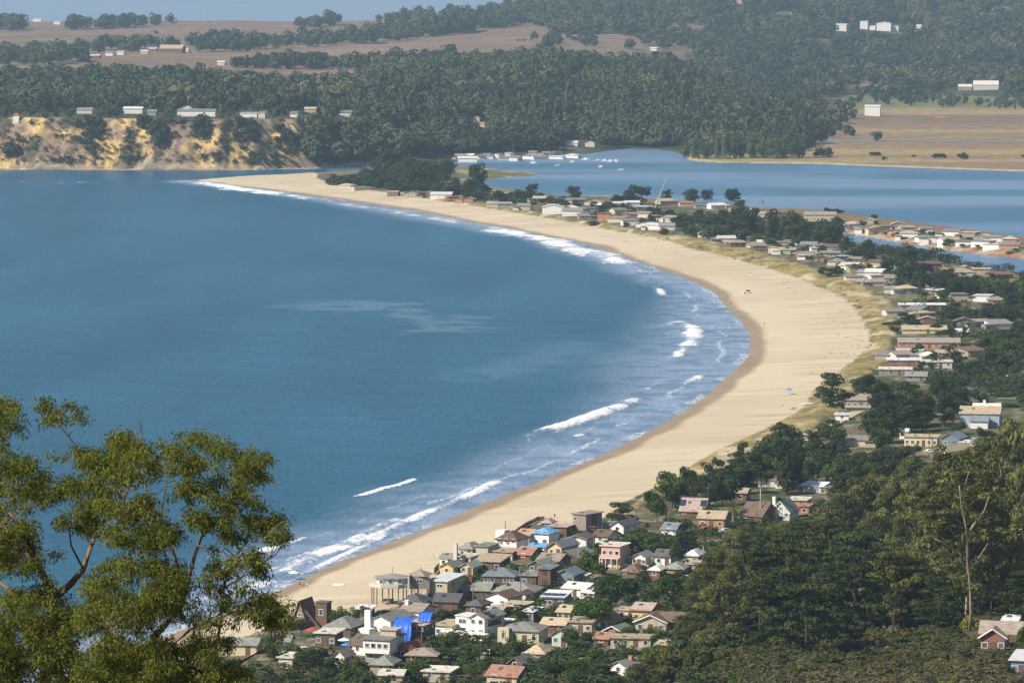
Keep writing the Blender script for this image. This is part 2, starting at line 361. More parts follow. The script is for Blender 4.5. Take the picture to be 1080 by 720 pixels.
hillk = back & (Y < 1130); C = np.where(hillk[..., None], mix((.085, .07, .04), (.13, .09, .05), ss(.4, .6, n_mid)), C)
farc = mix((.205, .135, .10), (.16, .13, .065), ss(.5, .75, fbm(X/300, Y/120, 4, 71))); farc = mix(farc, (.28, .2, .13), ss(.55, .7, fbm(X/120, Y/60, 4, 73))*.6)
fw = ss(80, 88, PV)*(PU < 600)*1.0; farc = mix(farc, (.06, .07, .035), fw)
fr = np.clip(ss(560, 640, PU)*(1-ss(4500, 4300, Y)*0), 0, 1)
farc = mix(farc, (.05, .06, .03), fr*ss(.35, .5, fbm(X/150, Y/150, 3, 75)))
farc = np.where(((Y > 6050) & (Y < 7000) & (PU > 585) & (PU < 722) & (PV > 42) & (PV < 62))[..., None], mix((.24, .17, .12), (.17, .13, .08), n_mid), farc)
flat = (PU > 690) & (Y < 6150) & (Z < 7) & (PU > 850-150*ss(173, 160, PV)*0-130*(PV > 163)); band = fbm(X/500, Y/90, 3, 81)
mc_ = mix((.33, .245, .125), (.25, .17, .10), ss(.38, .68, band+.25*(n_mid-.5))); mc_ = mix(mc_, (.26, .25, .10), ss(.55, .7, n_big)*.6); mc_ = mix(mc_, (.45, .36, .22), ss(18, 4, MK['df']))
mc_ = mix(mc_, (.2, .13, .09), ss(119, 123, PV)*ss(135, 130, PV)*.8)
mc_ = mix(mc_, (.13, .15, .06), ss(116, 112, PV)*.8)
farc = np.where(flat[..., None], mc_, farc)
cl = (MK['df'] < 45) & (PU < 470); pf = MK['prof']
cn = fbm(X/16+nr.rand(), Z/7+Y/40, 4, 91)
clc = mix((.60, .42, .165), (.46, .31, .13), n_sm); clc = mix(clc, (.24, .17, .115), ss(.40, .54, cn+.10*(pf > .72))); clc = mix(clc, (.08, .075, .04), ss(.56, .62, n_mid+.08*ss(250, 400, PU)))
clc = mix(clc, (.06, .065, .035), ss(340, 400, PU)); clc = mix(clc, (.36, .28, .19), ss(6, 3, MK['df']))
farc = np.where(cl[..., None], clc, farc)
C = np.where(MK['far'][..., None], farc, C)
C = np.where((MK['cw'] | ~(MK['nl'] | MK['fl']))[..., None], np.array([.12, .11, .09]), C)

gm = ground_mat('ground', .35, .28); sm_ = ground_mat('sand', .8, .07); cm = ground_mat('cliff_earth', .22, .4); vm_ = ground_mat('field_earth', .08, .3)
zone = np.zeros(X.shape, int)                       # 0 town ground
zone[MK['sand']] = 1; zone[MK['dune'] & ~MK['sand']] = 2; zone[MK['far']] = 3; zone[MK['far'] & cl] = 4; zone[MK['far'] & flat] = 5
zone[MK['far'] & (PU > 560) & ~flat & (Y > 4600)] = 6; zone[back & (Y < 1130)] = 7; zone[~(MK['nl'] | MK['fl'])] = 8
idx = np.arange(nR*nC).reshape(nR, nC)
quads = np.stack([idx[:-1, :-1], idx[:-1, 1:], idx[1:, 1:], idx[1:, :-1]], -1).reshape(-1, 4)
zq = zone[:-1, :-1].reshape(-1); V3 = np.stack([X, Y, Z], -1).reshape(-1, 3); C3 = C.reshape(-1, 3)
for k, (nm, m) in {0: ('ground', gm), 1: ('beach', sm_), 2: ('dunes', gm), 3: ('mesa', vm_), 4: ('cliff', cm), 5: ('marsh', vm_), 6: ('hills', vm_), 7: ('hillside', gm), 8: ('seabed', gm)}.items():
    q = quads[zq == k]
    if not len(q): continue
    us_, inv = np.unique(q, return_inverse=True)
    me = np_mesh(nm, V3[us_], inv.reshape(-1, 4), m, {'surf': ('FLOAT_COLOR', C3[us_])}, True)
    tag(link(bpy.data.objects.new(nm, me)), kind='structure')

# ---------------------------------------------------------------- sea and lagoon
def wpoly(pts): return line(pts, 0)
FOAM = [  # traced crests: (pixels, half width in metres, strength)
 ([(505,239.5),(525,243),(540,246),(560,250),(580,255),(600,260.5),(620,266.5),(640,273),(655,278.5),(668,282)], 12, .98),
 ([(575,257),(600,263),(625,270),(645,276)], 10, .9),
 ([(690,303),(697,307),(699,313)], 3, .9),
 ([(708,343),(718,340),(728,344),(734,352),(730,360),(722,368)], 4.5, 1.05), ([(712,350),(724,348),(732,356)], 4, .95), ([(722,366),(716,374),(708,379)], 3, .9),
 ([(704,405),(722,405),(732,401),(740,396)], 3, 1.0),
 ([(560,461),(585,452),(610,445),(640,434),(672,422)], 5.5, .92), ([(570,455),(600,450),(625,442)], 9, .62), ([(602,462),(618,457)], 2.2, .9), ([(640,432),(660,428),(674,420)], 4, .85),
 ([(679,412),(683,409)], 2, .9),
 ([(372,524),(385,521),(400,516),(420,511),(438,504)], 1.6, 1.1), ([(446,501),(454,499)], 1.2, .8),
 ([(290,607),(320,592),(345,583),(370,575),(395,564),(415,556),(435,548),(455,538),(478,529),(500,519),(515,512),(530,506)], 2.7, .95),
 ([(300,598),(330,585),(360,574),(400,555),(425,546)], 2.6, .9), ([(290,611),(325,603),(352,590),(380,577),(410,562)], 1.8, .85),
 ([(268,586),(285,578),(302,572)], 2.6, 1.0), ([(240,600),(270,585)], 3, .9), ([(300,575),(318,567),(330,565)], 1.4, .8), ([(230,632),(268,618),(300,606)], 3.5, .8),
 ([(12,191.8),(45,192)], 8, .95), ([(60,193.5),(85,193),(110,193.8)], 10, 1.0), ([(68,190.5),(75,190.8)], 8, .9), ([(110,196),(165,196)], 8, .55), ([(125,190),(135,190)], 8, .5), ([(150,188.5),(160,188.5)], 8, .5),
 ([(200,192),(222,194.5),(245,199),(280,203.5),(310,208)], 14, 1.05), ([(280,204.5),(310,208),(345,212)], 9, 1.0), ([(200,195),(240,198)], 8, .6), ([(345,213),(400,221),(450,228.5),(500,238)], 8, .72),
 ([(40,186),(90,186.5)], 5, .4),
]
wu = np.concatenate([np.arange(-2600, -260, 120), np.arange(-260, 1340, 3), np.arange(1340, 3700, 120)])
wd = np.concatenate([np.arange(950, 1500, 2.5), np.arange(1500, 2400, 4), np.arange(2400, 4400, 8), np.arange(4400, 9000, 200), np.geomspace(9000, 70000, 40)])
WA, WY = np.meshgrid((wu-540)/F, wd); WX = WA*WY
core = (np.abs(WA*F) < 900) & (WY < 4400)
dws = np.full(WX.shape, 1e4); dws[core] = dist(wl, WX[core], WY[core])
wob = (fbm(WX/18, WY/18, 3, 101)-.5)
foam = np.zeros(WX.shape); hgt = np.zeros(WX.shape)
cx_, cy2 = WX[core], WY[core]; fo = np.zeros(cx_.shape); hh = np.zeros(cx_.shape); wc_ = wob[core]; wfine = (fbm(cx_/5, cy2/5, 3, 113)-.5)
fbrk = fbm(cx_/11, cy2/16, 4, 117)
for pts, hw, st in FOAM:
    P = wpoly(pts); d = dist(P, cx_+wc_*hw*1.2, cy2+wc_*hw*2+wfine*2)
    ends = np.minimum(np.hypot(cx_-P[0, 0], cy2-P[0, 1]), np.hypot(cx_-P[-1, 0], cy2-P[-1, 1]))
    fo = np.maximum(fo, st*.62*ss(hw*1.9, hw*.2, d)*(.5+.5*ss(0, hw*5, ends))*(.72+.38*ss(.35, .55, fbrk)))
    hh = np.maximum(hh, min(1.1, hw*.2)*ss(hw*1.5, 0, d)*(st > .8))
dcore = dws[core]
lace = fbm(cx_/9, cy2/9, 4, 121)
near = ss(0, -20, cy2-2400)
fo = np.maximum(fo, ss(3.5, .6, dcore-lace*5)*.40*(.55+.45*ss(.4,.6,fbm(cx_/25, cy2/25, 2, 191))))                                   # swash edge
for off, amp in ((14, .42), (26, .34), (40, .3)):                                  # broken swash lines parallel to the beach
    fo = np.maximum(fo, amp*ss(3.2, .6, np.abs(dcore-off-14*(fbm(cx_/45, cy2/45, 3, 131+off)-.5)))*ss(.40, .58, fbm(cx_/30, cy2/30, 2, 141+off)+.05))
bend = np.clip(1-np.abs(cy2-2080)/480, 0, 1)
shw = 16+24*fbm(cx_/120, cy2/120, 2, 151)+34*bend+8*ss(1900, 1350, cy2)
shal = ss(shw*1.5, shw*.35, dcore)*(.55+.45*ss(.3, .6, lace))
fo = np.maximum(fo, shal*.31*ss(.4, .62, fbm(cx_/22, cy2/22, 4, 161)))
foam[core] = fo; hgt[core] = hh; sha = np.zeros(WX.shape); sha[core] = shal
# pale slick in the middle of the bay
sl_ = dist(wpoly([(350,320),(390,324),(440,332),(485,346)]), WX+wob*60, WY+wob*90); sha = np.maximum(sha, .30*ss(30, 2, sl_))
sl_ = dist(wpoly([(520,395),(560,385),(610,362)]), WX+wob*60, WY+wob*90); sha = np.maximum(sha, .16*ss(25, 2, sl_))
lagoon_poly = np.vstack([lag, far_]); inl = inside(lagoon_poly, WX, WY) | (inside(near_land, WX, WY) & (dist(ch, WX, WY, True) < 60) & (WY > 2000))
inl |= (WY > 3100) & (WX > 100) & (WY < 9000) & ~inside(sand_poly, WX, WY)
inl &= (540+F*WA > 345); lagn = fbm(WX/420, WY/120, 4, 171)
sha = np.where(inl & (WY < 9000), ss(.30, .70, lagn)*.62+.08, sha)
sha = np.where(WY > 9000, .95+.5*ss(.4,.6,vnoise(WA*6, WY/2500, 3)), sha)   # far open sea: reflected sky painted in as a paler base colour
swell = np.where(inl | (WY > 4400), 0, .28*np.sin((WY*.9+WX*.45)/7.5+6*wob)*ss(5, 60, dws))
WZ = hgt+swell*.6*(fbm(WX/60, WY/60, 2, 181)+.2)
WZ = np.where(inl, 0.0, WZ)
om = water_mat('ocean_water', (.004, .071, .132), (.24, .31, .43)); lm = water_mat('lagoon_water', (.022, .10, .18), (.21, .29, .42), True)
wr, wc2 = WX.shape; wi = np.arange(wr*wc2).reshape(wr, wc2)
wq = np.stack([wi[:-1, :-1], wi[:-1, 1:], wi[1:, 1:], wi[1:, :-1]], -1).reshape(-1, 4); lz = (inl & (WY < 9000))[:-1, :-1].reshape(-1)
W3 = np.stack([WX, WY, WZ], -1).reshape(-1, 3); fo1 = np.where(inl, 0, foam).reshape(-1); sh1 = sha.reshape(-1)
for nm, msk, m in (('ocean', ~lz, om), ('lagoon', lz, lm)):
    q = wq[msk]; us_, inv = np.unique(q, return_inverse=True)
    me = np_mesh(nm, W3[us_], inv.reshape(-1, 4), m, {'foam': ('FLOAT', fo1[us_]), 'shallow_or_sheen': ('FLOAT', sh1[us_])}, True)
    tag(link(bpy.data.objects.new(nm, me)), kind='structure')
# haze: even air in one closed box, with everything inside
hm = bpy.data.materials.new('haze_air'); hm.use_nodes = True; t = hm.node_tree; t.nodes.remove(t.nodes['Principled BSDF'])
pv = t.nodes.new('ShaderNodeVolumePrincipled'); pv.inputs['Color'].default_value = (.55, .78, 1, 1); pv.inputs['Density'].default_value = 4.8e-5; pv.inputs['Anisotropy'].default_value = .1
t.links.new(pv.outputs[0], t.nodes['Material Output'].inputs['Volume'])
zlo = float(Z.min())-1
tag(MB().box(0, 34000, (zlo+330)/2, 120000, 74000, 330-zlo).build('haze', hm), 'thin bluish sea haze over the bay and the far hills', 'haze', kind='stuff')

# ---------------------------------------------------------------- buildings
WALLC = dict(white=(.74,.72,.67), cream=(.58,.49,.32), beige=(.46,.40,.30), grey=(.27,.27,.26), dark=(.11,.092,.078), brown=(.15,.085,.055), tan=(.37,.29,.19),
             pink=(.60,.36,.29), yellow=(.62,.45,.19), mint=(.46,.53,.42), blue=(.30,.37,.43), orange=(.42,.22,.11), red=(.21,.085,.06), bluegrey=(.17,.21,.26), pale=(.55,.52,.46), taupe=(.26,.21,.18), rustwall=(.24,.11,.075))
ROOFC = dict(grey=(.17,.165,.15), dark=(.082,.08,.08), brown=(.115,.075,.055), tan=(.34,.27,.18), white=(.60,.585,.55), blue=(.10,.25,.52), orange=(.33,.19,.11),
             red=(.24,.09,.055), green=(.175,.18,.15), pale=(.46,.43,.37), slate=(.13,.145,.165), pinkish=(.31,.235,.20), taupe=(.22,.18,.15), rust=(.24,.13,.09))
def wallm(c): return solid('wall_'+c, WALLC[c], .8, .10, .9, .1, 0, .06, (1, 1, 6))
def roofm(c): return solid('roof_'+c, [min(.62, x*1.3) for x in ROOFC[c]], .85, .34, 1.6, .3, 0, .16, (.5, 1.6, 1))
FRAMEM = solid('white_frame', (.72, .71, .68), .6, .05, 1); DARKF = solid('dark_frame', (.10, .08, .07), .6, .1, 1)
WOODM = solid('weathered_wood', (.21, .165, .12), .85, .3, 2, .2, 0, .15, (1, 1, 8)); CONCM = solid('concrete', (.36, .34, .31), .9, .15, 1)
BRICKM = solid('brick', (.26, .12, .08), .9, .3, 4); POLEM = solid('pole_wood', (.19, .15, .115), .9, .2, 1.5); SOLARM = solid('solar_cell', (.03, .04, .07), .25, .2, 2)
METALM = solid('grey_metal', (.32, .33, .34), .5, .1, 1, 0, .5)
def glassm():
    if 'window_glass' in MATS: return MATS['window_glass']
    m, t, b = newmat('window_glass'); b.inputs['Base Color'].default_value = (.025, .032, .04, 1); b.inputs['Roughness'].default_value = .12
    oi = N(t, 'ShaderNodeObjectInfo'); cr = N(t, 'ShaderNodeMix', data_type='RGBA'); cr.inputs[6].default_value = (.02, .025, .03, 1); cr.inputs[7].default_value = (.12, .13, .13, 1)
    t.links.new(oi.outputs['Random'], cr.inputs[0]); t.links.new(cr.outputs[2], b.inputs['Base Color']); return m
GL = glassm()
MC = {}
def cache(key, fn):
    if key not in MC: MC[key] = fn()
    return MC[key]
def win_meshes(w_, h_, dark=False, arch=False):
    w_, h_ = round(w_*4)/4, round(h_*4)/4
    def fr():
        b = MB(); t_ = .11
        b.box(0, -.05, h_/2-t_/2, w_, .12, t_).box(0, -.06, -h_/2+t_/2, w_+.12, .16, t_)
        b.box(-w_/2+t_/2, -.05, 0, t_, .12, h_-2*t_).box(w_/2-t_/2, -.05, 0, t_, .12, h_-2*t_)
        if w_ > 1.4: b.box(0, -.045, 0, .07, .09, h_-2*t_)
        if arch:
            for k in range(6):
                a0 = math.pi*(k+.5)/6; b.box(math.cos(a0)*w_/2*.93, -.05, h_/2+math.sin(a0)*w_/2*.93, .14, .12, .3)
        return b.mesh('window', DARKF if dark else FRAMEM)
    def pn():
        b = MB(); b.box(0, -.02, 0, w_-.2, .03, h_-.2)
        if arch:
            vs = [(0, -.035, h_/2)]+[(math.cos(math.pi*k/8)*w_/2*.9, -.035, h_/2+math.sin(math.pi*k/8)*w_/2*.9) for k in range(9)]
            b.add(vs, [(0, k+2, k+1) for k in range(8)])
        return b.mesh('pane', GL)
    return cache(('w', w_, h_, dark, arch), fr), cache(('p', w_, h_, arch), pn)
def window(parent, x, y, z, w_, h_, rz=0, dark=False, arch=False, pane=True):
    a, b = win_meshes(w_, h_, dark, arch)
    o = part('window', a, parent, (x, y, z), rz)
    if pane: part('pane', b, o)
    return o
def door(parent, x, y, z, c='brown', rz=0, wd=1.0):
    def mk(): b = MB(); b.box(0, -.04, 1.03, wd, .08, 2.06); b.box(-wd/2-.05, -.045, 1.03, .1, .11, 2.16).box(wd/2+.05, -.045, 1.03, .1, .11, 2.16).box(0, -.045, 2.16, wd+.2, .11, .12); return b.mesh('door', wallm(c))
    o = part('door', cache(('d', c, wd), mk), parent, (x, y, z), rz)
    part('handle', cache('knob', lambda: MB().box(wd*.36, -.11, 1.0, .06, .06, .16).mesh('handle', METALM)), o)
def roof_mb(kind, w_, d, h, rise, ov=.5, th=.22):
    b = MB(); W, Dp = w_/2+ov, d/2+ov; z0 = h; e = rise*ov/(d/2 if kind in ('gx', 'hip') else w_/2) if kind in ('gx', 'gy', 'hip') else 0
    if kind == 'gx':
        p = [(-W,-Dp,z0-e),(W,-Dp,z0-e),(W,0,z0+rise),(-W,0,z0+rise),(-W,Dp,z0-e),(W,Dp,z0-e)]
        q = [(x, y, z+th) for x, y, z in p]; b.add(p+q, [(6,7,8,9),(9,8,11,10),(3,2,1,0),(4,5,2,3),(0,1,7,6),(5,4,10,11),(1,2,8,7),(2,5,11,8),(3,0,6,9),(4,3,9,10)])
    elif kind == 'gy':
        p = [(-W,-Dp,z0-e),(-W,Dp,z0-e),(0,Dp,z0+rise),(0,-Dp,z0+rise),(W,-Dp,z0-e),(W,Dp,z0-e)]
        q = [(x, y, z+th) for x, y, z in p]; b.add(p+q, [(9,8,7,6),(10,11,8,9),(0,1,2,3),(3,2,5,4),(6,7,1,0),(11,10,4,5),(0,3,9,6),(3,4,10,9),(2,1,7,8),(5,2,8,11)])
    elif kind == 'hip':
        r_ = max(.3, W-Dp*.9) if W > Dp else .3; ry = max(0, Dp-W*.9) if Dp > W else 0
        p = [(-W,-Dp,z0-e),(W,-Dp,z0-e),(W,Dp,z0-e),(-W,Dp,z0-e)]; q = [(x, y, z+th) for x, y, z in p]
        t_ = [(-r_,-ry,z0+rise+th),(r_,-ry,z0+rise+th),(r_,ry+.01,z0+rise+th),(-r_,ry+.01,z0+rise+th)]
        b.add(p+q+t_, [(3,2,1,0),(0,1,5,4),(1,2,6,5),(2,3,7,6),(3,0,4,7),(4,5,9,8),(5,6,10,9),(6,7,11,10),(7,4,8,11),(8,9,10,11)])
    elif kind == 'shed':
        p = [(-W,-Dp,z0),(W,-Dp,z0),(W,Dp,z0+rise),(-W,Dp,z0+rise)]; q = [(x, y, z+th) for x, y, z in p]
        b.add(p+q, [(3,2,1,0),(4,5,6,7),(0,1,5,4),(1,2,6,5),(2,3,7,6),(3,0,4,7)])
    else:
        b.box(0, 0, z0+th/2+.003, 2*W, 2*Dp, th)
        b.box(0, -Dp+.12, z0+th+.12, 2*W-.02, .2, .2); b.box(0, Dp-.12, z0+th+.12, 2*W-.02, .2, .2)
    return b
def wall_mb(kind, w_, d, h, rise, base=3.0):
    b = MB(); W, Dp = w_/2, d/2
    if kind == 'gx':
        p = [(-W,-Dp,-base),(W,-Dp,-base),(W,Dp,-base),(-W,Dp,-base),(-W,-Dp,h),(W,-Dp,h),(W,Dp,h),(-W,Dp,h),(-W,0,h+rise),(W,0,h+rise)]
        b.add(p, [(0,1,5,4),(2,3,7,6),(1,2,6,9,5),(3,0,4,8,7),(3,2,1,0)])
    elif kind == 'gy':
        p = [(-W,-Dp,-base),(W,-Dp,-base),(W,Dp,-base),(-W,Dp,-base),(-W,-Dp,h),(W,-Dp,h),(W,Dp,h),(-W,Dp,h),(0,-Dp,h+rise),(0,Dp,h+rise)]
        b.add(p, [(0,1,5,8,4),(2,3,7,9,6),(1,2,6,5),(3,0,4,7),(3,2,1,0)])
    elif kind == 'shed':
        p = [(-W,-Dp,-base),(W,-Dp,-base),(W,Dp,-base),(-W,Dp,-base),(-W,-Dp,h),(W,-Dp,h),(W,Dp,h+rise),(-W,Dp,h+rise)]
        b.add(p, [(0,1,5,4),(1,2,6,5),(2,3,7,6),(3,0,4,7),(3,2,1,0)])
    else: b.box(0, 0, (h-base)/2, w_, d, h+base)
    return b
FOOT = []      # ground taken by buildings: pixel, radius
LAND = []      # (u, v, phrase) landmarks for tree labels
def house(u, vb, wpx, label, phrase, wall='white', roof='grey', kind='gx', rise=1.6, st=1, depth=9, yaw=24, h=None, wins=None, chim=None, deck=None, trim=None,
          name='house', cat='house', group=None, detail=True, sidewin=True, base=3.0, extras=(), off=0.0, doorc='brown', winw=1.25, dark=False, arch=False, post=None):
    rise = rise*.8 if rise < 3 else rise; p = hit(u, vb); s = ppm(p); a = -R(yaw); w_ = max(3.0, wpx*(.93 if vb > 500 else 1)/s/math.cos(a)); depth *= .92 if vb > 500 else 1; h = h if h else 2.75*st+.2
    fwd = Vector((math.sin(-a), math.cos(a), 0)); c = Vector(p)+fwd*(depth/2+off); c.z = p[2]
    t = empty(name, c, a); tag(t, label, cat, group)
    FOOT.append((u, vb-h*s*.5, wpx*.5+3, h*s*.5+2)); LAND.append((u, vb-h*s*.5, phrase)) if phrase else None
    wall_mb(kind if kind in ('gx', 'gy', 'shed') else 'box', w_, depth, h, rise, base).build('wall', wallm(wall), t)
    ro = roof_mb(kind, w_, depth, h, rise).build('roof', roofm(roof), t)
    if trim:
        b = MB(); W = w_/2+.5
        if kind == 'gy':
            e = rise*.5/(w_/2)
            for sx in (-1, 1):
                x0, z0_, x1, z1 = sx*W, h-e+.1, 0, h+rise+.1
                b.tube([(x0, -depth/2-.54, z0_), (x1, -depth/2-.54, z1)], [.17, .17], 4)
        else: b.box(0, -depth/2-.54, h+.02, 2*W, .08, .38)
        b.build('trim', wallm(trim) if trim in WALLC else roofm(trim), t)
    fz = -depth/2
    if wins is None: wins = max(1, int(w_/3.1))
    for k in range(st):
        zc = 1.55+k*2.75 if h < 2.75*st+1.2 else 1.55+k*h/st
        for i in range(wins):
            x = -w_/2+w_*(i+.5)/wins
            if k == 0 and i == wins//2 and wins > 1 and detail: door(t, x, fz, .1, doorc); continue
            window(t, x, fz, zc, winw, 1.15, 0, dark, arch, detail)
        if sidewin and detail:
            for j in range(1 if depth < 8 else 2):
                window(t, w_/2, -depth/2+depth*(j+.5)/(1 if depth < 8 else 2), zc, 1.0, 1.0, math.pi/2, dark)
    if kind == 'gy' and rise > 2.2 and detail: window(t, 0, fz, h+rise*.35, 1.0, 1.0, 0, dark)
    if chim is not None:
        MB().box(chim[0]*w_/2, chim[1]*depth/2, h+rise*.5+chim[2]/2-.6, .9, .9, chim[2]+1.2).box(chim[0]*w_/2, chim[1]*depth/2, h+rise*.5+chim[2]+.06, 1.1, 1.1, .14).build('chimney', wallm(chim[3][5:]) if len(chim) > 3 else BRICKM, ro)
    elif detail and kind in ('gx', 'hip', 'flat'):
        sky_ = MB().box(0, 0, 0, 1.0, 1.1, .16).build('skylight', GL, ro); sky_.location = (-w_*.18, -depth*.2, h+rise*.6+.32); sky_.rotation_euler = (math.atan2(rise, depth/2) if kind != 'flat' else 0, 0, 0)
        MB().tube([(w_*.22, .8, h), (w_*.22, .8, h+rise+.7)], [.12, .12], 6).build('vent_pipe', METALM, ro)
    if deck:
        dz, dd = deck[0], deck[1]; W = w_+.6
        b = MB(); b.box(0, fz-dd/2-.02, dz, W, dd, .22); b.build('deck', WOODM if len(deck) < 3 else wallm(deck[2]), t)
        b = MB(); n = int(W/1.4)+1
        for i in range(n+1): b.box(-W/2+.06+(W-.12)*i/n, fz-dd+.06, dz+.6, .1, .1, 1.0)
        b.box(0, fz-dd+.06, dz+1.13, W, .14, .08); b.box(0, fz-dd+.06, dz+.62, W, .05, .55 if len(deck) > 2 else .06)
        b.build('railing', WOODM if len(deck) < 3 else wallm(deck[2]), t)
        if dz > 1:
            b = MB(); [b.box(-W/2+.2+(W-.4)*i/3, fz-dd+.15, dz/2-1, .2, .2, dz+1.8) for i in range(4)]; b.build('deck_posts', WOODM, t)
    for e in extras:
        if e[0] == 'box':      # an added wing of its own wall and roof
            _, x, y, z, sx, sy, sz, wc_, rc_ = e
            m_ = MB().box(x, y, z+sz/2, sx, sy, sz).build('wing', wallm(wc_), t); MB().box(x, y, z+sz+.12, sx+.5, sy+.5, .22).build('wing_roof', roofm(rc_), m_)
        elif e[0] == 'win': window(t, e[1], fz, e[2], e[3], e[4], 0, dark, arch)
        elif e[0] == 'strip': window(t, w_/2, e[1], e[2], e[3], e[4], math.pi/2, True)
        elif e[0] == 'solar':
            for i in range(e[1]):
                x = e[2]+i*2.2; zz = h+rise*(1-abs(-depth*.22)/(depth/2))+.36 if kind == 'gx' else h+.55
                b = MB(); sl0 = math.atan2(rise, depth/2) if kind == 'gx' else .08
                vs = [(-1, -1.5*math.cos(sl0), -1.5*math.sin(sl0)), (1, -1.5*math.cos(sl0), -1.5*math.sin(sl0)), (1, 1.5*math.cos(sl0), 1.5*math.sin(sl0)), (-1, 1.5*math.cos(sl0), 1.5*math.sin(sl0))]
                b.add(vs+[(a_, b_, c_-.08) for a_, b_, c_ in vs], [(0,1,2,3),(7,6,5,4),(0,4,5,1),(1,5,6,2),(2,6,7,3),(3,7,4,0)])
                o = b.build('solar_panel', SOLARM, ro); o.location = (x, -depth*.22, zz)
    return t, p, s, w_, h, depth

H = house
# front rank of the town, seen from the hill, left to right and back to front
t, p, s, w_, h, d = H(316, 661, 17, 'dark brown steep-roofed house with a square tower, leftmost at the sand edge', 'brown steep-roofed house', 'taupe', 'brown', 'gy', 5.6, 1, 9, 20, h=1.4, wins=1)
b = MB().box(5.9, -1.6, 2.6, 3.2, 3.4, 8.2).build('tower', wallm('brown'), t); window(b, 5.9, -3.3, 4.2, 1.25, 1.75)
MB().box(5.9, -1.6, 6.85, 3.7, 3.9, .25).build('tower_roof', roofm('dark'), b)
b = MB(); [b.box(2.2+i*.42, -4.9-.15*i, 4.3-i*.36, .5, 1.1, .12) for i in range(13)]; b.tube([(2, -5.4, 5.1), (7.6, -7.3, .2)], [.07, .07], 4); b.build('outside_stair', WOODM, t)
H(343, 681.5, 23, 'dark timber house with a flat pale grey roof at the left end of town', 'dark flat-roofed timber house', 'dark', 'pale', 'flat', 0, 1, 8, 14, h=3.4, wins=3, sidewin=False)
H(356, 672, 30, 'low house with a wide grey hip roof right behind the dark flat-roofed timber house', 'grey hip-roofed house', 'dark', 'grey', 'hip', 2.4, 1, 11, 20, h=2.8)
H(377, 690, 19, 'brown gable house between the white umbrella and the white two storey block', 'brown gable house by the dark pole', 'white', 'brown', 'gx', 2.6, 1, 8, 38, h=2.6)
H(252, 691, 40, 'long cream bungalow half hidden by the big eucalyptus on the left', 'long cream bungalow', 'cream', 'grey', 'gx', 1.5, 1, 9, 8, h=2.8)
H(299, 688, 9, 'tiny cream cottage with a grey roof behind the dark tree at lower left', 'tiny cream cottage', 'cream', 'grey', 'gx', 1.4, 1, 6, 10)
H(301, 706, 16, 'pale flat-roofed house sunk among shrubs at the lower left corner of town', 'pale sunken house', 'beige', 'pale', 'flat', 0, 1, 8, 20)
H(357, 704, 13, 'small white gable cottage beside the dark round tree at the bottom', 'small white cottage at the bottom', 'white', 'taupe', 'gy', 1.8, 1, 7, 20)
t, p, s, w_, h, d = H(401, 668.5, 24, 'white gable house with a broad white chimney on its front, behind the blue tarp', 'white house with the broad chimney', 'white', 'green', 'gy', 1.7, 1, 14, 26, h=3.6, wins=2)
MB().box(-w_/2-.2, -d/2-.5, 2.2, 1.7, 1.0, 8.2).build('chimney', wallm('white'), t); MB().box(-w_/2+.1, -d/2-2.2, .4, 3.6, 3.4, 2.6).build('terrace_wall', wallm('white'), t)
H(383, 650.5, 17, 'low dark beach hut with a white fascia behind the shrubs at the sand edge', 'low beach hut', 'dark', 'white', 'flat', 0, 1, 6, 10, h=2.2)
H(433, 657.5, 24, 'white house with a grey gable roof right behind the blue tarp', 'white house behind the tarp', 'white', 'taupe', 'gx', 1.9, 1, 10, 24, h=3.4, wins=2, chim=(-.8, -.3, 1.6, 'wall_white'))
# house under repair, draped with the blue tarp
t, p, s, w_, h, d = H(437, 680, 22, 'unfinished brown house with a tan roof slab on posts, right of the blue tarp', 'house under repair', 'dark', 'tan', 'flat', 0, 2, 9, 20, h=5.2, wins=3)
b = MB(); [b.box(-w_/2+w_*i/4, -d/2-1.7, 2.4, .16, .16, 5.6) for i in range(5)]; b.box(0, -d/2-1.7, 2.6, w_, .14, .14); b.build('scaffold', WOODM, t)
MB().box(0, -d/2-.9, 2.45, w_, 1.7, .14).build('balcony', WOODM, t)
TARP = solid('blue_tarp', (.035, .13, .56), .45, .25, .7, .6, 0, 0)
def tarp(loc, rz, prof, wd, name='tarp', seed=0):
    n, m_ = len(prof), 14; vs = []; r_ = random.Random(seed)
    for i, (y, z) in enumerate(prof):
        for j in range(m_):
            f = .16*math.sin(j*1.7+i*.8+seed)+.1*math.sin(j*3.1); vs.append((wd*(j/(m_-1)-.5)*(1+.08*math.sin(i*2+seed)), y-f*(.4+i/n), z+.12*math.sin(j*2.3+i)))
    fs = [(i*m_+j, i*m_+j+1, (i+1)*m_+j+1, (i+1)*m_+j) for i in range(n-1) for j in range(m_-1)]
    b = MB(); b.add(vs, fs); k = len(vs); b.add([(x, y+.05, z-.05) for x, y, z in vs], [f[::-1] for f in fs])
    o = b.build(name, TARP, None, True); o.location = loc; o.rotation_euler = (0, 0, rz); return o
tag(tarp((t.location.x-w_/2*.94-1.6, t.location.y-d/2-1.0, p[2]), -R(14), [(3.5, 7.0), (1.2, 7.1), (-1.3, 6.2), (-2.2, 4.6), (-2.5, 3.0), (-2.7, 1.2), (-2.6, -.4)], 5.0, seed=1), 'large bright blue tarp hanging over the left end of the house under repair', 'tarp')
tag(tarp((t.location.x+1.6, t.location.y+1, p[2]), -R(14), [(1.6, 7.4), (.6, 7.9), (-.8, 7.6), (-1.9, 6.4), (-2.3, 5.7)], 3.4, seed=4), 'small bright blue tarp bunched on the roof of the house under repair', 'tarp')
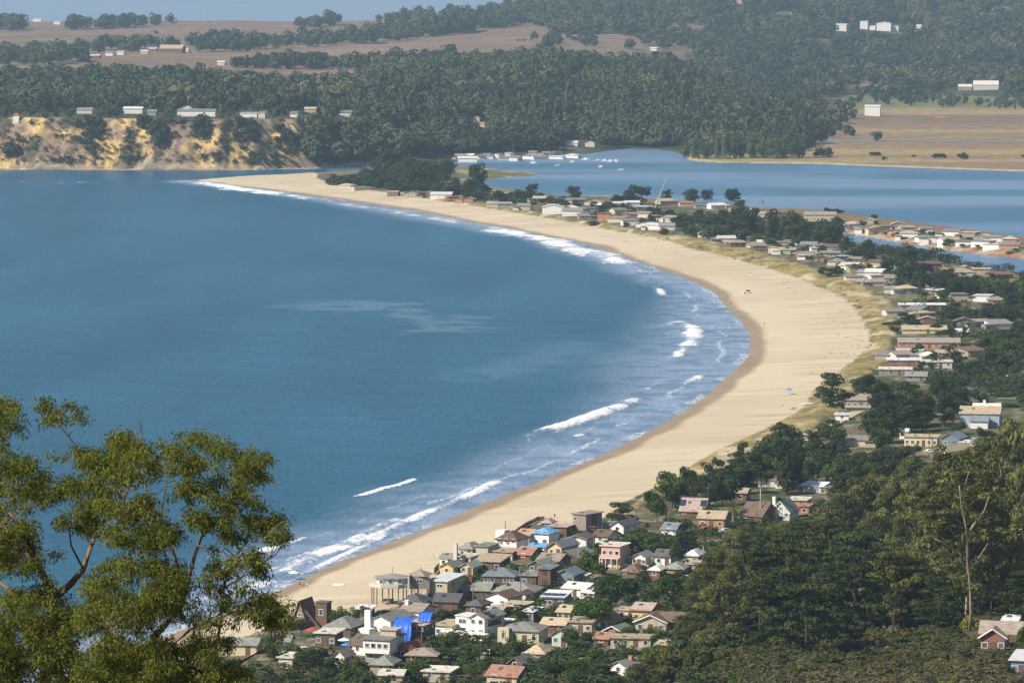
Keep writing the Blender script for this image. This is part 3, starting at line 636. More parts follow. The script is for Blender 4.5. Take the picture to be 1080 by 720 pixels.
t, p, s, w_, h, d = H(398, 698, 28, 'white two storey block house with a flat grey roof and a dark grey ground floor', 'white two storey block', 'grey', 'pale', 'flat', 0, 1, 11, 18, h=2.3, wins=2)
o = MB().box(0, -.3, 4.1, w_+.6, d+.9, 3.3).build('upper_wall', wallm('white'), t); [window(o, -w_/2+w_*(i+.5)/4, -d/2-.75, 4.3, 1.25, 1.25) for i in range(4)]
MB().box(0, -.3, 5.95, w_+1.7, d+1.9, .3).build('upper_roof', roofm('grey'), t); MB().box(0, -d/2-1.2, 2.9, w_+.6, .1, 1.0).box(0, -d/2-.9, 2.42, w_+.6, .7, .1).build('balcony_rail', wallm('white'), t)
MB().box(1.2, 1.5, 6.8, 4.2, 4, 1.6).box(1.2, 1.5, 7.7, 5, 4.8, .2).build('roof_room', wallm('beige'), t)
H(425, 695.5, 23, 'brown shingled cottage with red barge boards, gable end toward the hill', 'brown cottage with red barge boards', 'brown', 'red', 'gy', 2.9, 1, 9, 26, h=1.9, wins=1, trim='rust')
H(402, 711, 25, 'tan bungalow under a green grey hip roof, below the white two storey block', 'green-roofed bungalow', 'tan', 'green', 'hip', 1.8, 1, 9, 12, h=2.5)
H(444, 700, 34, 'low taupe roofed house tucked behind bushes right of the red trimmed cottage', 'low taupe house', 'brown', 'taupe', 'hip', 1.3, 1, 10, 10, h=2.2)
H(460, 719, 30, 'pale flat roof house poking out of the shrubs at the bottom edge', 'pale house at the bottom edge', 'beige', 'pale', 'flat', 0, 1, 8, 14, h=2.5)
H(412, 722, 26, 'pale tan roofed house cut by the bottom edge below the bungalow', 'tan house cut by the bottom edge', 'tan', 'pale', 'gx', 1.0, 1, 8, 10, h=2.4)
H(467, 671.5, 21, 'low white flat-roofed garage house left of the white modern house', 'low white garage house', 'white', 'tan', 'flat', 0, 1, 10, 22, h=3.0, wins=2, doorc='grey')
t, p, s, w_, h, d = H(503, 672.5, 17, 'white modern house with stepped blocks, grey roof and rooftop solar panels', 'white modern house', 'white', 'grey', 'gy', 1.5, 2, 12, 28, h=5.2, wins=2, doorc='grey', extras=(('strip', 0, 3.6, 7, 1.5),))
o = MB().box(-w_/2-2.4, -1.5, 2.6, 4.6, 6, 5.4).build('wing', wallm('white'), t); MB().box(-w_/2-2.4, -1.5, 5.4, 5.1, 6.5, .22).build('wing_roof', roofm('white'), o); window(o, -w_/2-2.6, -4.5, 4.0, 2.25, 1.25)
b = MB().box(-1.8, -d/2-2.4, 0.2, w_+7, 4.4, 2.6).build('terrace', wallm('white'), t); MB().box(-1.8, -d/2-4.5, 1.95, w_+7, .12, .9).build('terrace_wall', wallm('white'), t)
b = MB(); b.box(.6, -2, 6.55, 1.9, 3, .1).box(2.8, -2, 6.1, 1.9, 3, .1).build('solar_panel', SOLARM, t)
# round stilt house on the sand
p = hit(411, 639); s = ppm(p); t = empty('stilt_house', p, 0); tag(t, 'large pale beach house raised on tall stilts with a long stair, standing on the sand', 'house')
LAND.append((415, 620, 'stilt house')); FOOT.append((418, 622, 36, 20))
def ngon(b, cx, cy_, z, rx, ry, n, hh, top=None, z2=None):
    vs = [(cx+rx*math.cos(2*math.pi*k/n+.39), cy_+ry*math.sin(2*math.pi*k/n+.39), z) for k in range(n)]+[(cx+rx*(top or 1)*math.cos(2*math.pi*k/n+.39), cy_+ry*(top or 1)*math.sin(2*math.pi*k/n+.39), z+hh) for k in range(n)]
    b.add(vs, [(k, (k+1) % n, n+(k+1) % n, n+k) for k in range(n)]+[tuple(range(n))[::-1], tuple(range(n, 2*n))])
b = MB(); ngon(b, 0, 5, 4.9, 6.3, 5.2, 8, .3); b.build('deck', wallm('beige'), t)
b = MB(); ngon(b, 0, 5, 5.2, 6.3, 5.2, 8, .75); b.build('parapet', wallm('pale'), t)
b = MB(); ngon(b, 0.6, 5.2, 5.2, 4.7, 4.2, 8, 2.3); o = b.build('wall', wallm('pale'), t)
b = MB(); ngon(b, 0.6, 5.2, 7.5, 5.6, 4.8, 8, .95, .12); b.tube([(.6, 5.2, 8.6), (.6, 5.2, 10.2)], [.09, .09], 5); b.build('roof', roofm('grey'), t)
for i in range(5): window(o, -2.4+i*1.3, 5.2-4.0+abs(i-2)*.18, 6.7, 1.0, 1.25, 0)
o = MB().box(8.2, 6.2, 6.2, 5.6, 6.5, 3.6).build('annex', wallm('taupe'), t); window(o, 8.2, 2.93, 6.6, 1.75, 1.0, 0)
b = MB(); ngon(b, 8.2, 6.2, 8.0, 4.4, 4.6, 4, 1.3, .2); b.build('annex_roof', roofm('taupe'), t)
MB().box(5.2, 2.6, 6.6, .5, 2.4, 4.2).build('fin_wall', wallm('pale'), t)
def stilt_m(): return MB().box(0, 0, 1.9, .32, .32, 6.4).mesh('stilt', WOODM)
sm0 = stilt_m()
for x, y in ((-5, 2.5), (-3.6, 1.6), (-2.2, 7.6), (-.3, 1.2), (.6, 7.8), (2.4, 1.3), (3.6, 6.4), (4.6, 1.9), (6, 3.6), (7.8, 3.4), (10.4, 3.4), (-4.6, 7.2), (7.8, 8.6), (10.4, 8.6)): part('stilt', sm0, t, (x, y, 0))
b = MB(); [b.box(5.7+i*.36, 1.6-.1*i, 4.9-i*.34, .45, 1.2, .12) for i in range(15)]; b.tube([(5.6, 1.0, 5.9), (11, -.5, .8)], [.09, .09], 4).tube([(5.6, 1.0, 5.0), (11, -.5, -.1)], [.12, .12], 4); b.build('stair', WOODM, t)
b = MB().box(-.6, 6, .9, 3.2, 3, .4).build('platform', WOODM, t)
t, p, s, w_, h, d = H(462, 636, 21, 'beige beach house with a bright white flat roof, raised over a dark open base', 'white-roofed beach house', 'beige', 'white', 'shed', .5, 1, 15, 20, h=6.2, wins=0, sidewin=False)
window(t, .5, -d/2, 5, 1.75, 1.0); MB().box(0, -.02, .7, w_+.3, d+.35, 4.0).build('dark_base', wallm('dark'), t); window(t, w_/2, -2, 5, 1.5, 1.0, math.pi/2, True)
H(433, 642, 26, 'dark hip-roofed cottage at the foot of the stilt house stair', 'cottage below the stair', 'brown', 'dark', 'hip', 2.3, 1, 9, 18, h=1.8, wins=2)
H(470, 645.5, 27, 'dark brown house with a slate grey gable roof, below the white-roofed beach house', 'dark brown house', 'brown', 'dark', 'gx', 2.1, 1, 9, 16, h=3.0, wins=2, dark=True)
H(499, 631, 36, 'wide low house with a grey green roof and a red chimney box', 'house with the red chimney box', 'dark', 'green', 'gx', 2.0, 1, 10, 12, h=2.4, chim=(-.35, -.2, 2.2, 'wall_red'))
wallm('red'); wallm('pale'); wallm('white')
H(499, 649, 17, 'dark brown cabin with a single white window beside the tall pole', 'dark cabin beside the tall pole', 'brown', 'dark', 'hip', 1.5, 1, 8, 22, h=2.8, wins=1)
H(471, 606.5, 15, 'small yellow gable cottage with an orange window at the sand edge', 'small yellow cottage', 'yellow', 'green', 'gy', 1.4, 1, 8, 24, h=2.5, wins=1)
t, p, s, w_, h, d = H(471, 598, 14, 'white beach cottage with a very tall pale chimney stack beside it', 'cottage with the tall chimney', 'white', 'grey', 'gx', 1.2, 1, 7, 20, h=2.8, wins=2)
MB().box(w_/2+1.0, -d/2-.2, 3.4, 1.1, 1.1, 7.8).build('chimney', wallm('pale'), t)
H(491, 588, 15, 'beige beach house with a rounded grey hip roof closest to the sand', 'rounded hip-roofed beach house', 'beige', 'grey', 'hip', 1.7, 1, 8, 24, h=2.8, wins=2)
H(489, 597, 15, 'white flat-roofed annex squeezed behind the small yellow cottage', 'white flat annex', 'white', 'pale', 'flat', 0, 1, 7, 22, h=2.8, wins=2)
H(492, 606, 14, 'grey roofed cream cottage right of the small yellow cottage', 'cream cottage', 'cream', 'green', 'gy', 1.3, 1, 8, 24, h=2.4, wins=2)
H(508, 588, 14, 'grey green boxy beach house without windows beside the rounded hip roof', 'grey green boxy house', 'beige', 'green', 'flat', 0, 1, 8, 22, h=3.4, wins=0)
H(514, 602.5, 28, 'dark house under a wide flat tan roof with an open porch', 'tan flat-roofed dark house', 'dark', 'tan', 'shed', 1.2, 1, 11, 18, h=2.9, wins=4)
t, p, s, w_, h, d = H(534, 584.5, 23, 'two storey white house with red windows and a brown hip roof, deck facing the hill', 'white house with red windows', 'white', 'brown', 'hip', 2.5, 2, 9, 26, h=4.6, wins=3, deck=(2.3, 1.6, 'white'))
o = MB().box(-w_/2-.4, 1, 4.4, 3.0, 3.6, 4.6).build('stair_tower', wallm('white'), t); [MB().box(-w_/2+w_*x, -d/2-.09, 3.4, .9, .08, 1.2).build('shutter', wallm('red'), t) for x in (.25, .58)]
H(531, 591, 20, 'tan flat-roofed shed in front of the white house with red windows', 'tan flat shed', 'beige', 'tan', 'flat', 0, 1, 7, 20, h=2.6, wins=2)
H(552, 590.5, 17, 'low house with a rusty brown roof left of the blue awnings', 'low rusty roofed house', 'brown', 'rust', 'gx', 2.2, 1, 8, 30, h=1.8, wins=1)
H(551, 577, 14, 'narrow white house with an orange tan roof, left of the blue roof', 'narrow white house', 'white', 'orange', 'gx', 1.9, 1, 9, 28, h=3.6, wins=2)
H(570, 576.5, 19, 'white two storey house with a bright blue hip roof', 'white house with the blue roof', 'white', 'blue', 'hip', 1.5, 2, 8, 26, h=4.2, wins=2)
t, p, s, w_, h, d = H(566, 584.5, 17, 'small white cottage with a pale blue awning roof and blue clutter in front', 'cottage with the blue awning', 'white', 'blue', 'gx', .8, 1, 6, 24, h=2.4, wins=2)
H(585, 586.5, 15, 'cream gable cottage with orange barge boards and a long slate roof behind it', 'cream gable cottage', 'cream', 'slate', 'gy', 1.9, 1, 13, 26, h=2.8, wins=2, trim='orange')
H(597, 594, 28, 'dark house with a big grey green gable roof in the middle of town', 'grey green gable house', 'dark', 'green', 'gy', 2.2, 1, 12, 30, h=2.0, wins=2)
H(608, 578.5, 22, 'white garage building with blue fascia and a low brown roof', 'white garage building', 'white', 'brown', 'gy', 1.2, 1, 10, 18, h=3.0, wins=1, trim='bluegrey')
t, p, s, w_, h, d = H(611, 563, 15, 'windowless brown timber tower house standing at the top of the beach', 'brown tower house', 'taupe', 'taupe', 'flat', 0, 2, 9, 38, h=6.2, wins=0, sidewin=False)
window(t, -1.6, -d/2, 4.8, 1.0, 1.25); MB().box(w_/2+.01, 0, 3.0, .5, 2.4, 6.0).build('painted_shade_panel', wallm('dark'), t)  # dark panel added on the right face, its colour standing for shade
H(588, 565.5, 20, 'low brown house with a pinkish flat roof left of the brown tower', 'low pinkish-roofed house', 'brown', 'pinkish', 'flat', 0, 1, 8, 20, h=3.0, wins=2)
H(576, 557, 11, 'little dark beach lookout hut with a hip roof on the sand ridge', 'beach lookout hut', 'dark', 'taupe', 'hip', 1.2, 1, 5, 20, h=1.8, wins=1)
H(565, 604.5, 17, 'dark cottage with an orange door under a grey green gable', 'cottage with the orange door', 'dark', 'green', 'gy', 1.7, 1, 9, 24, h=2.3, wins=2, doorc='orange')
H(578, 599, 24, 'low tan roofed house behind the cottage with the orange door', 'low tan house', 'dark', 'taupe', 'gx', 2.0, 1, 9, 26, h=2.3, wins=2)
H(526, 617, 36, 'long dark ranch house with a dark grey hip roof and a red flowered porch', 'long dark ranch house', 'dark', 'slate', 'hip', 2.2, 1, 10, 10, h=2.7, wins=5)
H(557, 618, 18, 'dark modern house with flat roofs stepping up, lower left block', 'low dark modern house', 'dark', 'grey', 'flat', 0, 1, 9, 16, h=3.0, wins=2)
H(574, 619, 14, 'tall dark brown modern block with two stacked flat roofs', 'tall dark modern block', 'brown', 'slate', 'flat', 0, 2, 8, 16, h=5.2, wins=1, dark=True)
H(596, 617.5, 20, 'blue grey gable house with two bright white framed windows', 'blue grey gable house', 'bluegrey', 'slate', 'gy', 1.8, 1, 9, 20, h=3.2, wins=2, winw=1.5)
H(541, 631, 46, 'very wide low house with a sprawling grey roof in mid town', 'house with the sprawling grey roof', 'dark', 'grey', 'hip', 2.5, 1, 12, 14, h=1.9)
H(524, 642, 25, 'white two storey house with a brown roof and a white balcony', 'white house with the balcony', 'white', 'brown', 'gy', 1.7, 1, 9, 28, h=3.2, wins=2, deck=(.9, 1.8, 'white'))
H(549, 636, 10, 'tiny white shed with a red door frame beside the pole', 'tiny white shed', 'white', 'brown', 'gy', 1.0, 1, 6, 20, h=2.4, wins=1)
H(583, 641, 25, 'flat-roofed house with teal fascia and a row of solar panels on top', 'solar-roofed house', 'grey', 'white', 'shed', .9, 1, 9, 16, h=3.0, wins=4, trim='bluegrey', extras=(('solar', 3, -2.4),))
H(606, 630, 26, 'white house made of two parallel pale gables', 'white double gable house', 'white', 'pale', 'gx', 1.5, 1, 8, 30, h=2.6, wins=3)
H(620, 632, 13, 'pale low wing with a sloping white roof next to the double gable house', 'pale low wing', 'pale', 'white', 'gx', 1.2, 1, 7, 30, h=2.0, wins=2)
H(613, 614.5, 7, 'small pale chimney-like hut right of the blue grey gable house', 'small pale hut', 'cream', 'cream' if 'cream' in ROOFC else 'pale', 'flat', 0, 1, 3, 20, h=2.2, wins=1)
H(538, 649, 24, 'low tan house with several flat roofs above the arched cream house', 'low tan flat house', 'beige', 'tan', 'flat', 0, 1, 9, 22, h=2.6, wins=3)
H(521, 650, 10, 'small white annex at the left of the low tan flat house', 'small white annex', 'white', 'pale', 'flat', 0, 1, 6, 22, h=2.4, wins=1)
H(519, 657, 14, 'brown roofed rear wing behind the white modern house', 'brown rear wing', 'pale', 'taupe', 'gx', 1.8, 1, 9, 28, h=2.6, wins=2)
H(557, 655.5, 10, 'small grey shed with a tilted white roof among bushes', 'small grey shed', 'grey', 'white', 'shed', .7, 1, 6, 26, h=2.7, wins=1)
t, p, s, w_, h, d = H(548, 678.5, 43, 'long cream stucco house with arched windows and a grey roof', 'cream house with arched windows', 'cream', 'grey', 'hip', 1.9, 1, 11, 14, h=3.4, wins=4, arch=True)
MB().box(-w_/2+1.1, -d/2-.8, 1.2, 3.0, 1.8, 6.0).build('bay', wallm('cream'), t); window(t, -w_/2+1.1, -d/2-1.7, 2.4, 1.0, 1.75, 0, False, True)
H(533, 665, 6, 'slim cream chimney stack house part left above the arched cream house', None, 'cream', 'cream' if 'cream' in ROOFC else 'pale', 'flat', 0, 1, 3, 14, h=2.6, wins=0)
H(594, 655, 14, 'pale cottage with a tan roof left of the big domed tree', 'pale cottage left of the domed tree', 'pale', 'tan', 'gx', 1.6, 1, 8, 24, h=2.6, wins=2)
H(583, 667.5, 27, 'low brown house with a tan roof behind the mint cottage', 'low brown house', 'brown', 'tan', 'gx', 1.5, 1, 9, 16, h=2.3, wins=3)
H(590, 681, 17, 'mint green gable cottage partly hidden by a grey green tree', 'mint cottage', 'mint', 'green', 'gy', 1.6, 1, 9, 20, h=3.0, wins=2)
H(612, 668, 26, 'long beige flat-roofed house with a white window awning', 'long beige house', 'beige', 'tan', 'flat', 0, 1, 9, 12, h=3.0, wins=3)
H(563, 695, 23, 'tan hip roof showing above the shrubs below the arched cream house', 'tan hip roof in the shrubs', 'tan', 'tan', 'hip', 2.0, 1, 9, 16, h=1.6)
H(543, 707, 14, 'grey roofed cabin behind the orange roofs at the bottom', 'grey roofed cabin', 'brown', 'grey', 'gy', 1.6, 1, 8, 26, h=2.0)
H(529, 720, 34, 'house with orange terracotta roofs at the bottom edge of town', 'orange-roofed house', 'beige', 'rust', 'gx', 2.3, 1, 9, 24, h=1.8)
H(676, 656, 21, 'yellow walled house with a reddish trimmed pale roof', 'yellow house', 'yellow', 'pinkish', 'gx', 1.7, 1, 10, 20, h=3.3, wins=2, trim='rust', chim=None)
t, p, s, w_, h, d = H(686, 667, 35, 'wide grey gable house with a long brown roof running off to the right', 'wide grey gable house', 'grey' if 0 else 'beige', 'brown', 'gy', 2.2, 1, 10, 14, h=2.8, wins=3, trim='white')
o = MB().box(w_/2+2.2, 2, 1.0, 6, 7, 3.6).build('wing', wallm('brown'), t); r_ = roof_mb('gx', 8, 7, 2.8, 1.9).build('wing_roof', roofm('brown'), t); r_.location = (w_/2+1.5, 2, 0)
H(640, 665, 15, 'beige cottage with a rusty orange roof right of the domed tree', 'rusty roofed cottage', 'beige', 'rust', 'gx', 1.6, 1, 8, 22, h=3.0, wins=2)
H(656, 653, 14, 'pale carport house left of the yellow house', 'pale carport house', 'pale', 'tan', 'flat', 0, 1, 7, 20, h=2.6, wins=1)
H(646, 672.5, 19, 'small low house with a grey gable roof and white fascia', 'small grey gable house', 'dark', 'grey', 'gy', 1.5, 1, 8, 26, h=1.8, trim='white')
H(665, 683.5, 45, 'long low beige building with a flat cream roof behind the hedge', 'long low beige building', 'beige', 'tan', 'flat', 0, 1, 6, 8, h=2.6, wins=4)
H(634, 681, 15, 'low brown roofed garage right of the parked blue car', 'brown garage', 'brown', 'rust', 'gx', 1.4, 1, 7, 20, h=2.0, wins=1)
H(652, 712, 20, 'white gable cottage with a grey roof near the bottom center', 'white cottage near the bottom', 'white', 'grey', 'gy', 1.6, 1, 9, 34, h=2.2, wins=1, chim=(.2, .2, 1.4, 'wall_orange'))
wallm('orange')
H(720, 692, 9, 'small white hut between the olive trees at the bottom', 'small white hut', 'white', 'white', 'flat', 0, 1, 5, 10, h=2.3, wins=1)
H(699, 690, 16, 'low pale roofed house just behind the olive tree tops', 'low pale house behind the olives', 'pale', 'tan', 'flat', 0, 1, 7, 12, h=2.4, wins=2)
t, p, s, w_, h, d = H(644, 598, 21, 'salmon pink two storey house with white windows and a flat roof', 'pink two storey house', 'pink', 'pale', 'flat', 0, 2, 8, 22, h=6.2, wins=3, doorc='white')
MB().box(0, -d/2-1.0, 2.9, w_+.2, 2.0, .2).build('balcony', wallm('white'), t); b = MB(); [b.box(-w_/2+.2+(w_-.4)*i/3, -d/2-1.9, 1.4, .18, .18, 2.9) for i in range(4)]; b.build('posts', wallm('white'), t); MB().box(0, -d/2-1.95, 3.5, w_+.2, .07, .9).build('railing', wallm('pink'), t)
H(674, 597.5, 15, 'small white cottage with a grey green gable roof right of the pink house', 'small white cottage', 'white', 'green', 'gy', 1.4, 1, 8, 20, h=2.9, wins=3)
H(699, 596.5, 18, 'white walled cottage under a dark slate gable roof', 'dark-roofed white cottage', 'white', 'dark', 'gx', 1.9, 1, 8, 18, h=2.9, wins=2)
H(729, 597, 15, 'white hip-roofed cottage with a shady porch below the palm', 'cottage below the palm', 'beige', 'white', 'hip', 1.6, 1, 8, 20, h=3.2, wins=2)
H(651, 562.5, 14, 'bright white gable cottage with a dark roof behind, near the dune cypress', 'bright white gable cottage', 'white', 'dark', 'gy', 1.7, 1, 12, 26, h=2.4, wins=1)
H(664, 608.5, 20, 'brown hip-roofed house in the middle of the gardens', 'brown hip-roofed house', 'brown', 'brown', 'hip', 2.1, 1, 9, 26, h=1.6, wins=2)
H(690, 610, 12, 'small brick red cottage with a pale roof between two domed trees', 'small brick red cottage', 'red', 'pale', 'hip', 1.1, 1, 7, 20, h=2.5, wins=1)
H(710, 606, 22, 'low house with a grey green hip roof behind the right domed tree', 'low grey green hip roof', 'tan', 'green', 'hip', 1.6, 1, 9, 16, h=1.8, wins=2)
H(732, 603, 16, 'tan patio house with a pinkish terrace left of the dark wood', 'tan patio house', 'tan', 'pinkish', 'flat', 0, 1, 7, 18, h=2.2, wins=2)
H(705, 564, 16, 'grey roofed house sunk behind the long hedge', 'grey roofed house behind the hedge', 'white', 'slate', 'gx', 1.9, 1, 9, 24, h=1.8, wins=1)
H(633, 573, 17, 'brown roofed house with white end wall behind the pink house', 'brown roofed house behind the pink one', 'white', 'brown', 'gx', 1.8, 1, 9, 28, h=2.3, wins=1)
H(641, 561, 12, 'grey green flat-roofed cabin left of the bright white gable', 'grey green cabin', 'grey', 'green', 'flat', 0, 1, 7, 20, h=2.4, wins=1)
t, p, s, w_, h, d = H(730, 545, 27, 'large house with a pinkish brown roof carrying two solar arrays', 'house with two solar arrays', 'brown', 'pinkish', 'gx', 3.4, 1, 12, 12, h=2.0, wins=3, extras=(('solar', 1, -3.6), ('solar', 1, 3.2)))
H(750, 557, 29, 'orange brown timber house under a broad tan gable roof', 'orange brown timber house', 'orange', 'tan', 'gx', 2.3, 1, 9, 16, h=3.2, wins=3)
H(792, 549.5, 24, 'long house with a steep dark brown roof right of the yellow palm', 'dark brown long roof', 'brown', 'brown', 'gx', 3.6, 1, 11, 34, h=1.9, wins=2)
t, p, s, w_, h, d = H(823, 548, 20, 'white house with a white arched sunburst gable and a chimney', 'white sunburst gable house', 'white', 'green', 'gy', 3.2, 1, 10, 22, h=2.6, wins=3, trim='white')
MB().box(-w_/2-.6, 0, 3.2, 1.0, 1.0, 7.2).build('chimney', wallm('white'), t)
b = MB(); [b.tube([(0, -d/2-1, 1.4), (math.cos(a_)*w_*.5, -d/2-1, 1.4+math.sin(a_)*3.6)], [.09, .09], 4) for a_ in [math.pi*k/8 for k in range(9)]]; b.build('sunburst', wallm('white'), t)
H(841, 534.5, 20, 'pale flat roof house behind the white sunburst gable', 'pale flat house by the dark trees', 'orange', 'pale', 'flat', 0, 1, 8, 14, h=2.2, wins=2)
H(848, 543, 10, 'small orange cabin at the right of the sunburst gable house', 'small orange cabin', 'orange', 'orange', 'flat', 0, 1, 6, 14, h=2.8, wins=1)
H(781, 529, 13, 'small brown house with a tan roof at the back of the town trees', 'small brown house at the back', 'brown', 'tan', 'gx', 1.4, 1, 7, 14, h=3.0, wins=1)
H(743, 529, 12, 'dark red cabin roof behind the solar arrays', 'dark red cabin', 'red', 'red', 'gx', 1.6, 1, 7, 26, h=2.0, wins=1)
# right side behind the wooded hill
t, p, s, w_, h, d = H(1033, 450.5, 41, 'large blue grey building with tan roofs and a small front gable', 'large blue grey building', 'blue', 'tan', 'gx', 2.6, 1, 15, 10, h=5.2, wins=5)
o = MB().box(.2, -d/2-2.5, .8, 6.6, 5, 4.4).build('porch_wing', wallm('white'), t); r_ = roof_mb('gx', 6.6, 5, 3.0, 1.6).build('porch_roof', roofm('slate'), t); r_.location = (.2, -d/2-2.5, 0)
MB().box(2, 4, 7.7, 11, 3, .9).build('roof_monitor', wallm('white'), t); MB().box(1, 4, 8.7, 1.0, 1.0, 1.4).build('chimney', wallm('white'), t)
H(1002, 471.5, 18, 'blue grey gable house with a white double window', 'blue grey gable house on the right', 'bluegrey', 'slate', 'gy', 2.2, 1, 10, 22, h=3.2, wins=2)
H(971, 470.5, 34, 'long cream motel-like row with a flat roof behind the wooded hill', 'long cream row', 'cream', 'tan', 'flat', 0, 1, 7, 12, h=3.4, wins=6)
H(953, 462.5, 8, 'tiny white hut with a white roof behind the cream row', 'tiny white hut', 'white', 'white', 'gx', .8, 1, 5, 12, h=2.8, wins=1)
H(1035, 475.5, 21, 'pale house with a grey gable roof at the edge of the wooded hill', 'pale house by the wooded hill', 'pale', 'slate', 'gx', 2.1, 1, 9, 14, h=2.8, wins=2)
H(1020, 473, 14, 'low white flat garage between the two grey roofs', 'low white garage', 'white', 'white', 'flat', 0, 1, 6, 14, h=2.2, wins=1)
H(993, 484.5, 13, 'bright white gable barn with a long tan roof', 'bright white gable barn', 'white', 'tan', 'gy', 2.2, 1, 16, 38, h=3.0, wins=0)
H(905, 430.5, 26, 'weathered grey house with a roof deck among the dune cypresses', 'weathered grey house with deck', 'grey', 'taupe', 'gx', 2.4, 1, 9, 6, h=3.4, wins=4, deck=(.6, 3, 'beige'))
H(888, 443.5, 14, 'small white flat-roofed hut below the dune cypresses', 'small white hut by the cypresses', 'white', 'white', 'flat', 0, 1, 6, 6, h=2.2, wins=1)
t, p, s, w_, h, d = H(1047, 688, 27, 'reddish brown craftsman house with white trim on the near right hillside', 'brown hillside house', 'rustwall', 'taupe', 'gy', 2.1, 1, 9, 12, h=3.2, wins=3, trim='white', deck=(.2, 2.0))
b = roof_mb('gx', 8.2, 6, 3.2, 1.9).build('cross_roof', roofm('taupe'), t); b.location = (1.2, 2.5, .5)
H(1065, 667, 13, 'small white house behind the reddish brown hillside house', 'small white hillside house', 'white', 'white', 'gx', .9, 1, 7, 18, h=2.6, wins=2)
H(1074, 713, 15, 'pale blue grey house with a white roof in the lower right corner', 'corner house', 'bluegrey', 'white', 'shed', 1.0, 1, 9, 16, h=3.2, wins=2)
# long low houses beyond the dunes on the right
H(980, 368, 64, 'very long orange timber house with a grey roof beside the dunes', 'long orange house', 'orange', 'taupe', 'gx', 1.8, 1, 16, 3, h=3.0, wins=9, doorc='red')
H(976, 327, 54, 'long low white fronted house with a flat grey roof below the lawn', 'long white-fronted house', 'taupe', 'white', 'flat', 0, 1, 10, 2, h=2.6, wins=8)
H(972, 335, 28, 'tan hip-roofed house right below the long white-fronted house', 'tan hip-roofed dune house', 'beige', 'tan', 'hip', 1.6, 1, 12, 4, h=1.8, wins=3)
H(978, 342, 22, 'taupe gable house between the dark dune bush and the round cypress', 'taupe gable dune house', 'brown', 'taupe', 'gy', 1.8, 1, 9, 6, h=2.2, wins=2)
H(1017, 345, 23, 'dark brown gable house right of the round cypress', 'dark gable house on the right', 'dark', 'brown', 'gy', 2.2, 1, 10, 4, h=2.6, wins=2)
H(1015, 355, 13, 'small pale grey flat roof in front of the dark brown gable', 'small pale flat roof', 'grey', 'pale', 'shed', 1.6, 1, 8, 4, h=1.8, wins=1)
H(975, 351.5, 46, 'wide house with a cream tan roof behind the long orange house', 'wide cream-roofed house', 'cream', 'tan', 'gx', 1.8, 1, 14, 4, h=1.8, wins=6)
H(954, 386, 36, 'white flat-roofed house with a red end wall beside the dunes', 'red-ended white house', 'rustwall', 'white', 'flat', 0, 1, 9, 4, h=2.5, wins=4)
H(988, 388, 32, 'pale flat roof house right of the red-ended white house', 'pale flat dune house', 'pale', 'pale', 'flat', 0, 1, 9, 4, h=2.6, wins=4)
H(944, 396, 34, 'taupe flat-roofed house with white boards at the end of the dune', 'taupe dune-end house', 'taupe', 'pale', 'flat', 0, 1, 9, 6, h=2.6, wins=4)
H(966, 402, 22, 'grey gable house half behind the dune-end cypresses', 'grey gable dune-end house', 'grey', 'grey', 'gx', 1.8, 1, 9, 8, h=2.2, wins=2)
H(960, 374, 28, 'low white patio house in front of the long orange house', 'low white patio house', 'white', 'pale', 'flat', 0, 1, 7, 4, h=1.9, wins=4)
H(996, 377, 18, 'small pinkish house in front of the right end of the long orange house', 'small pinkish house', 'pink', 'pinkish', 'shed', 1, 1, 8, 4, h=2.0, wins=2)
H(865, 233.5, 33, 'long two storey tan lodge behind the spit trees, near the lagoon', 'long tan lodge', 'beige', 'taupe', 'gx', 2.2, 2, 10, 2, h=4.6, wins=8, sidewin=False)

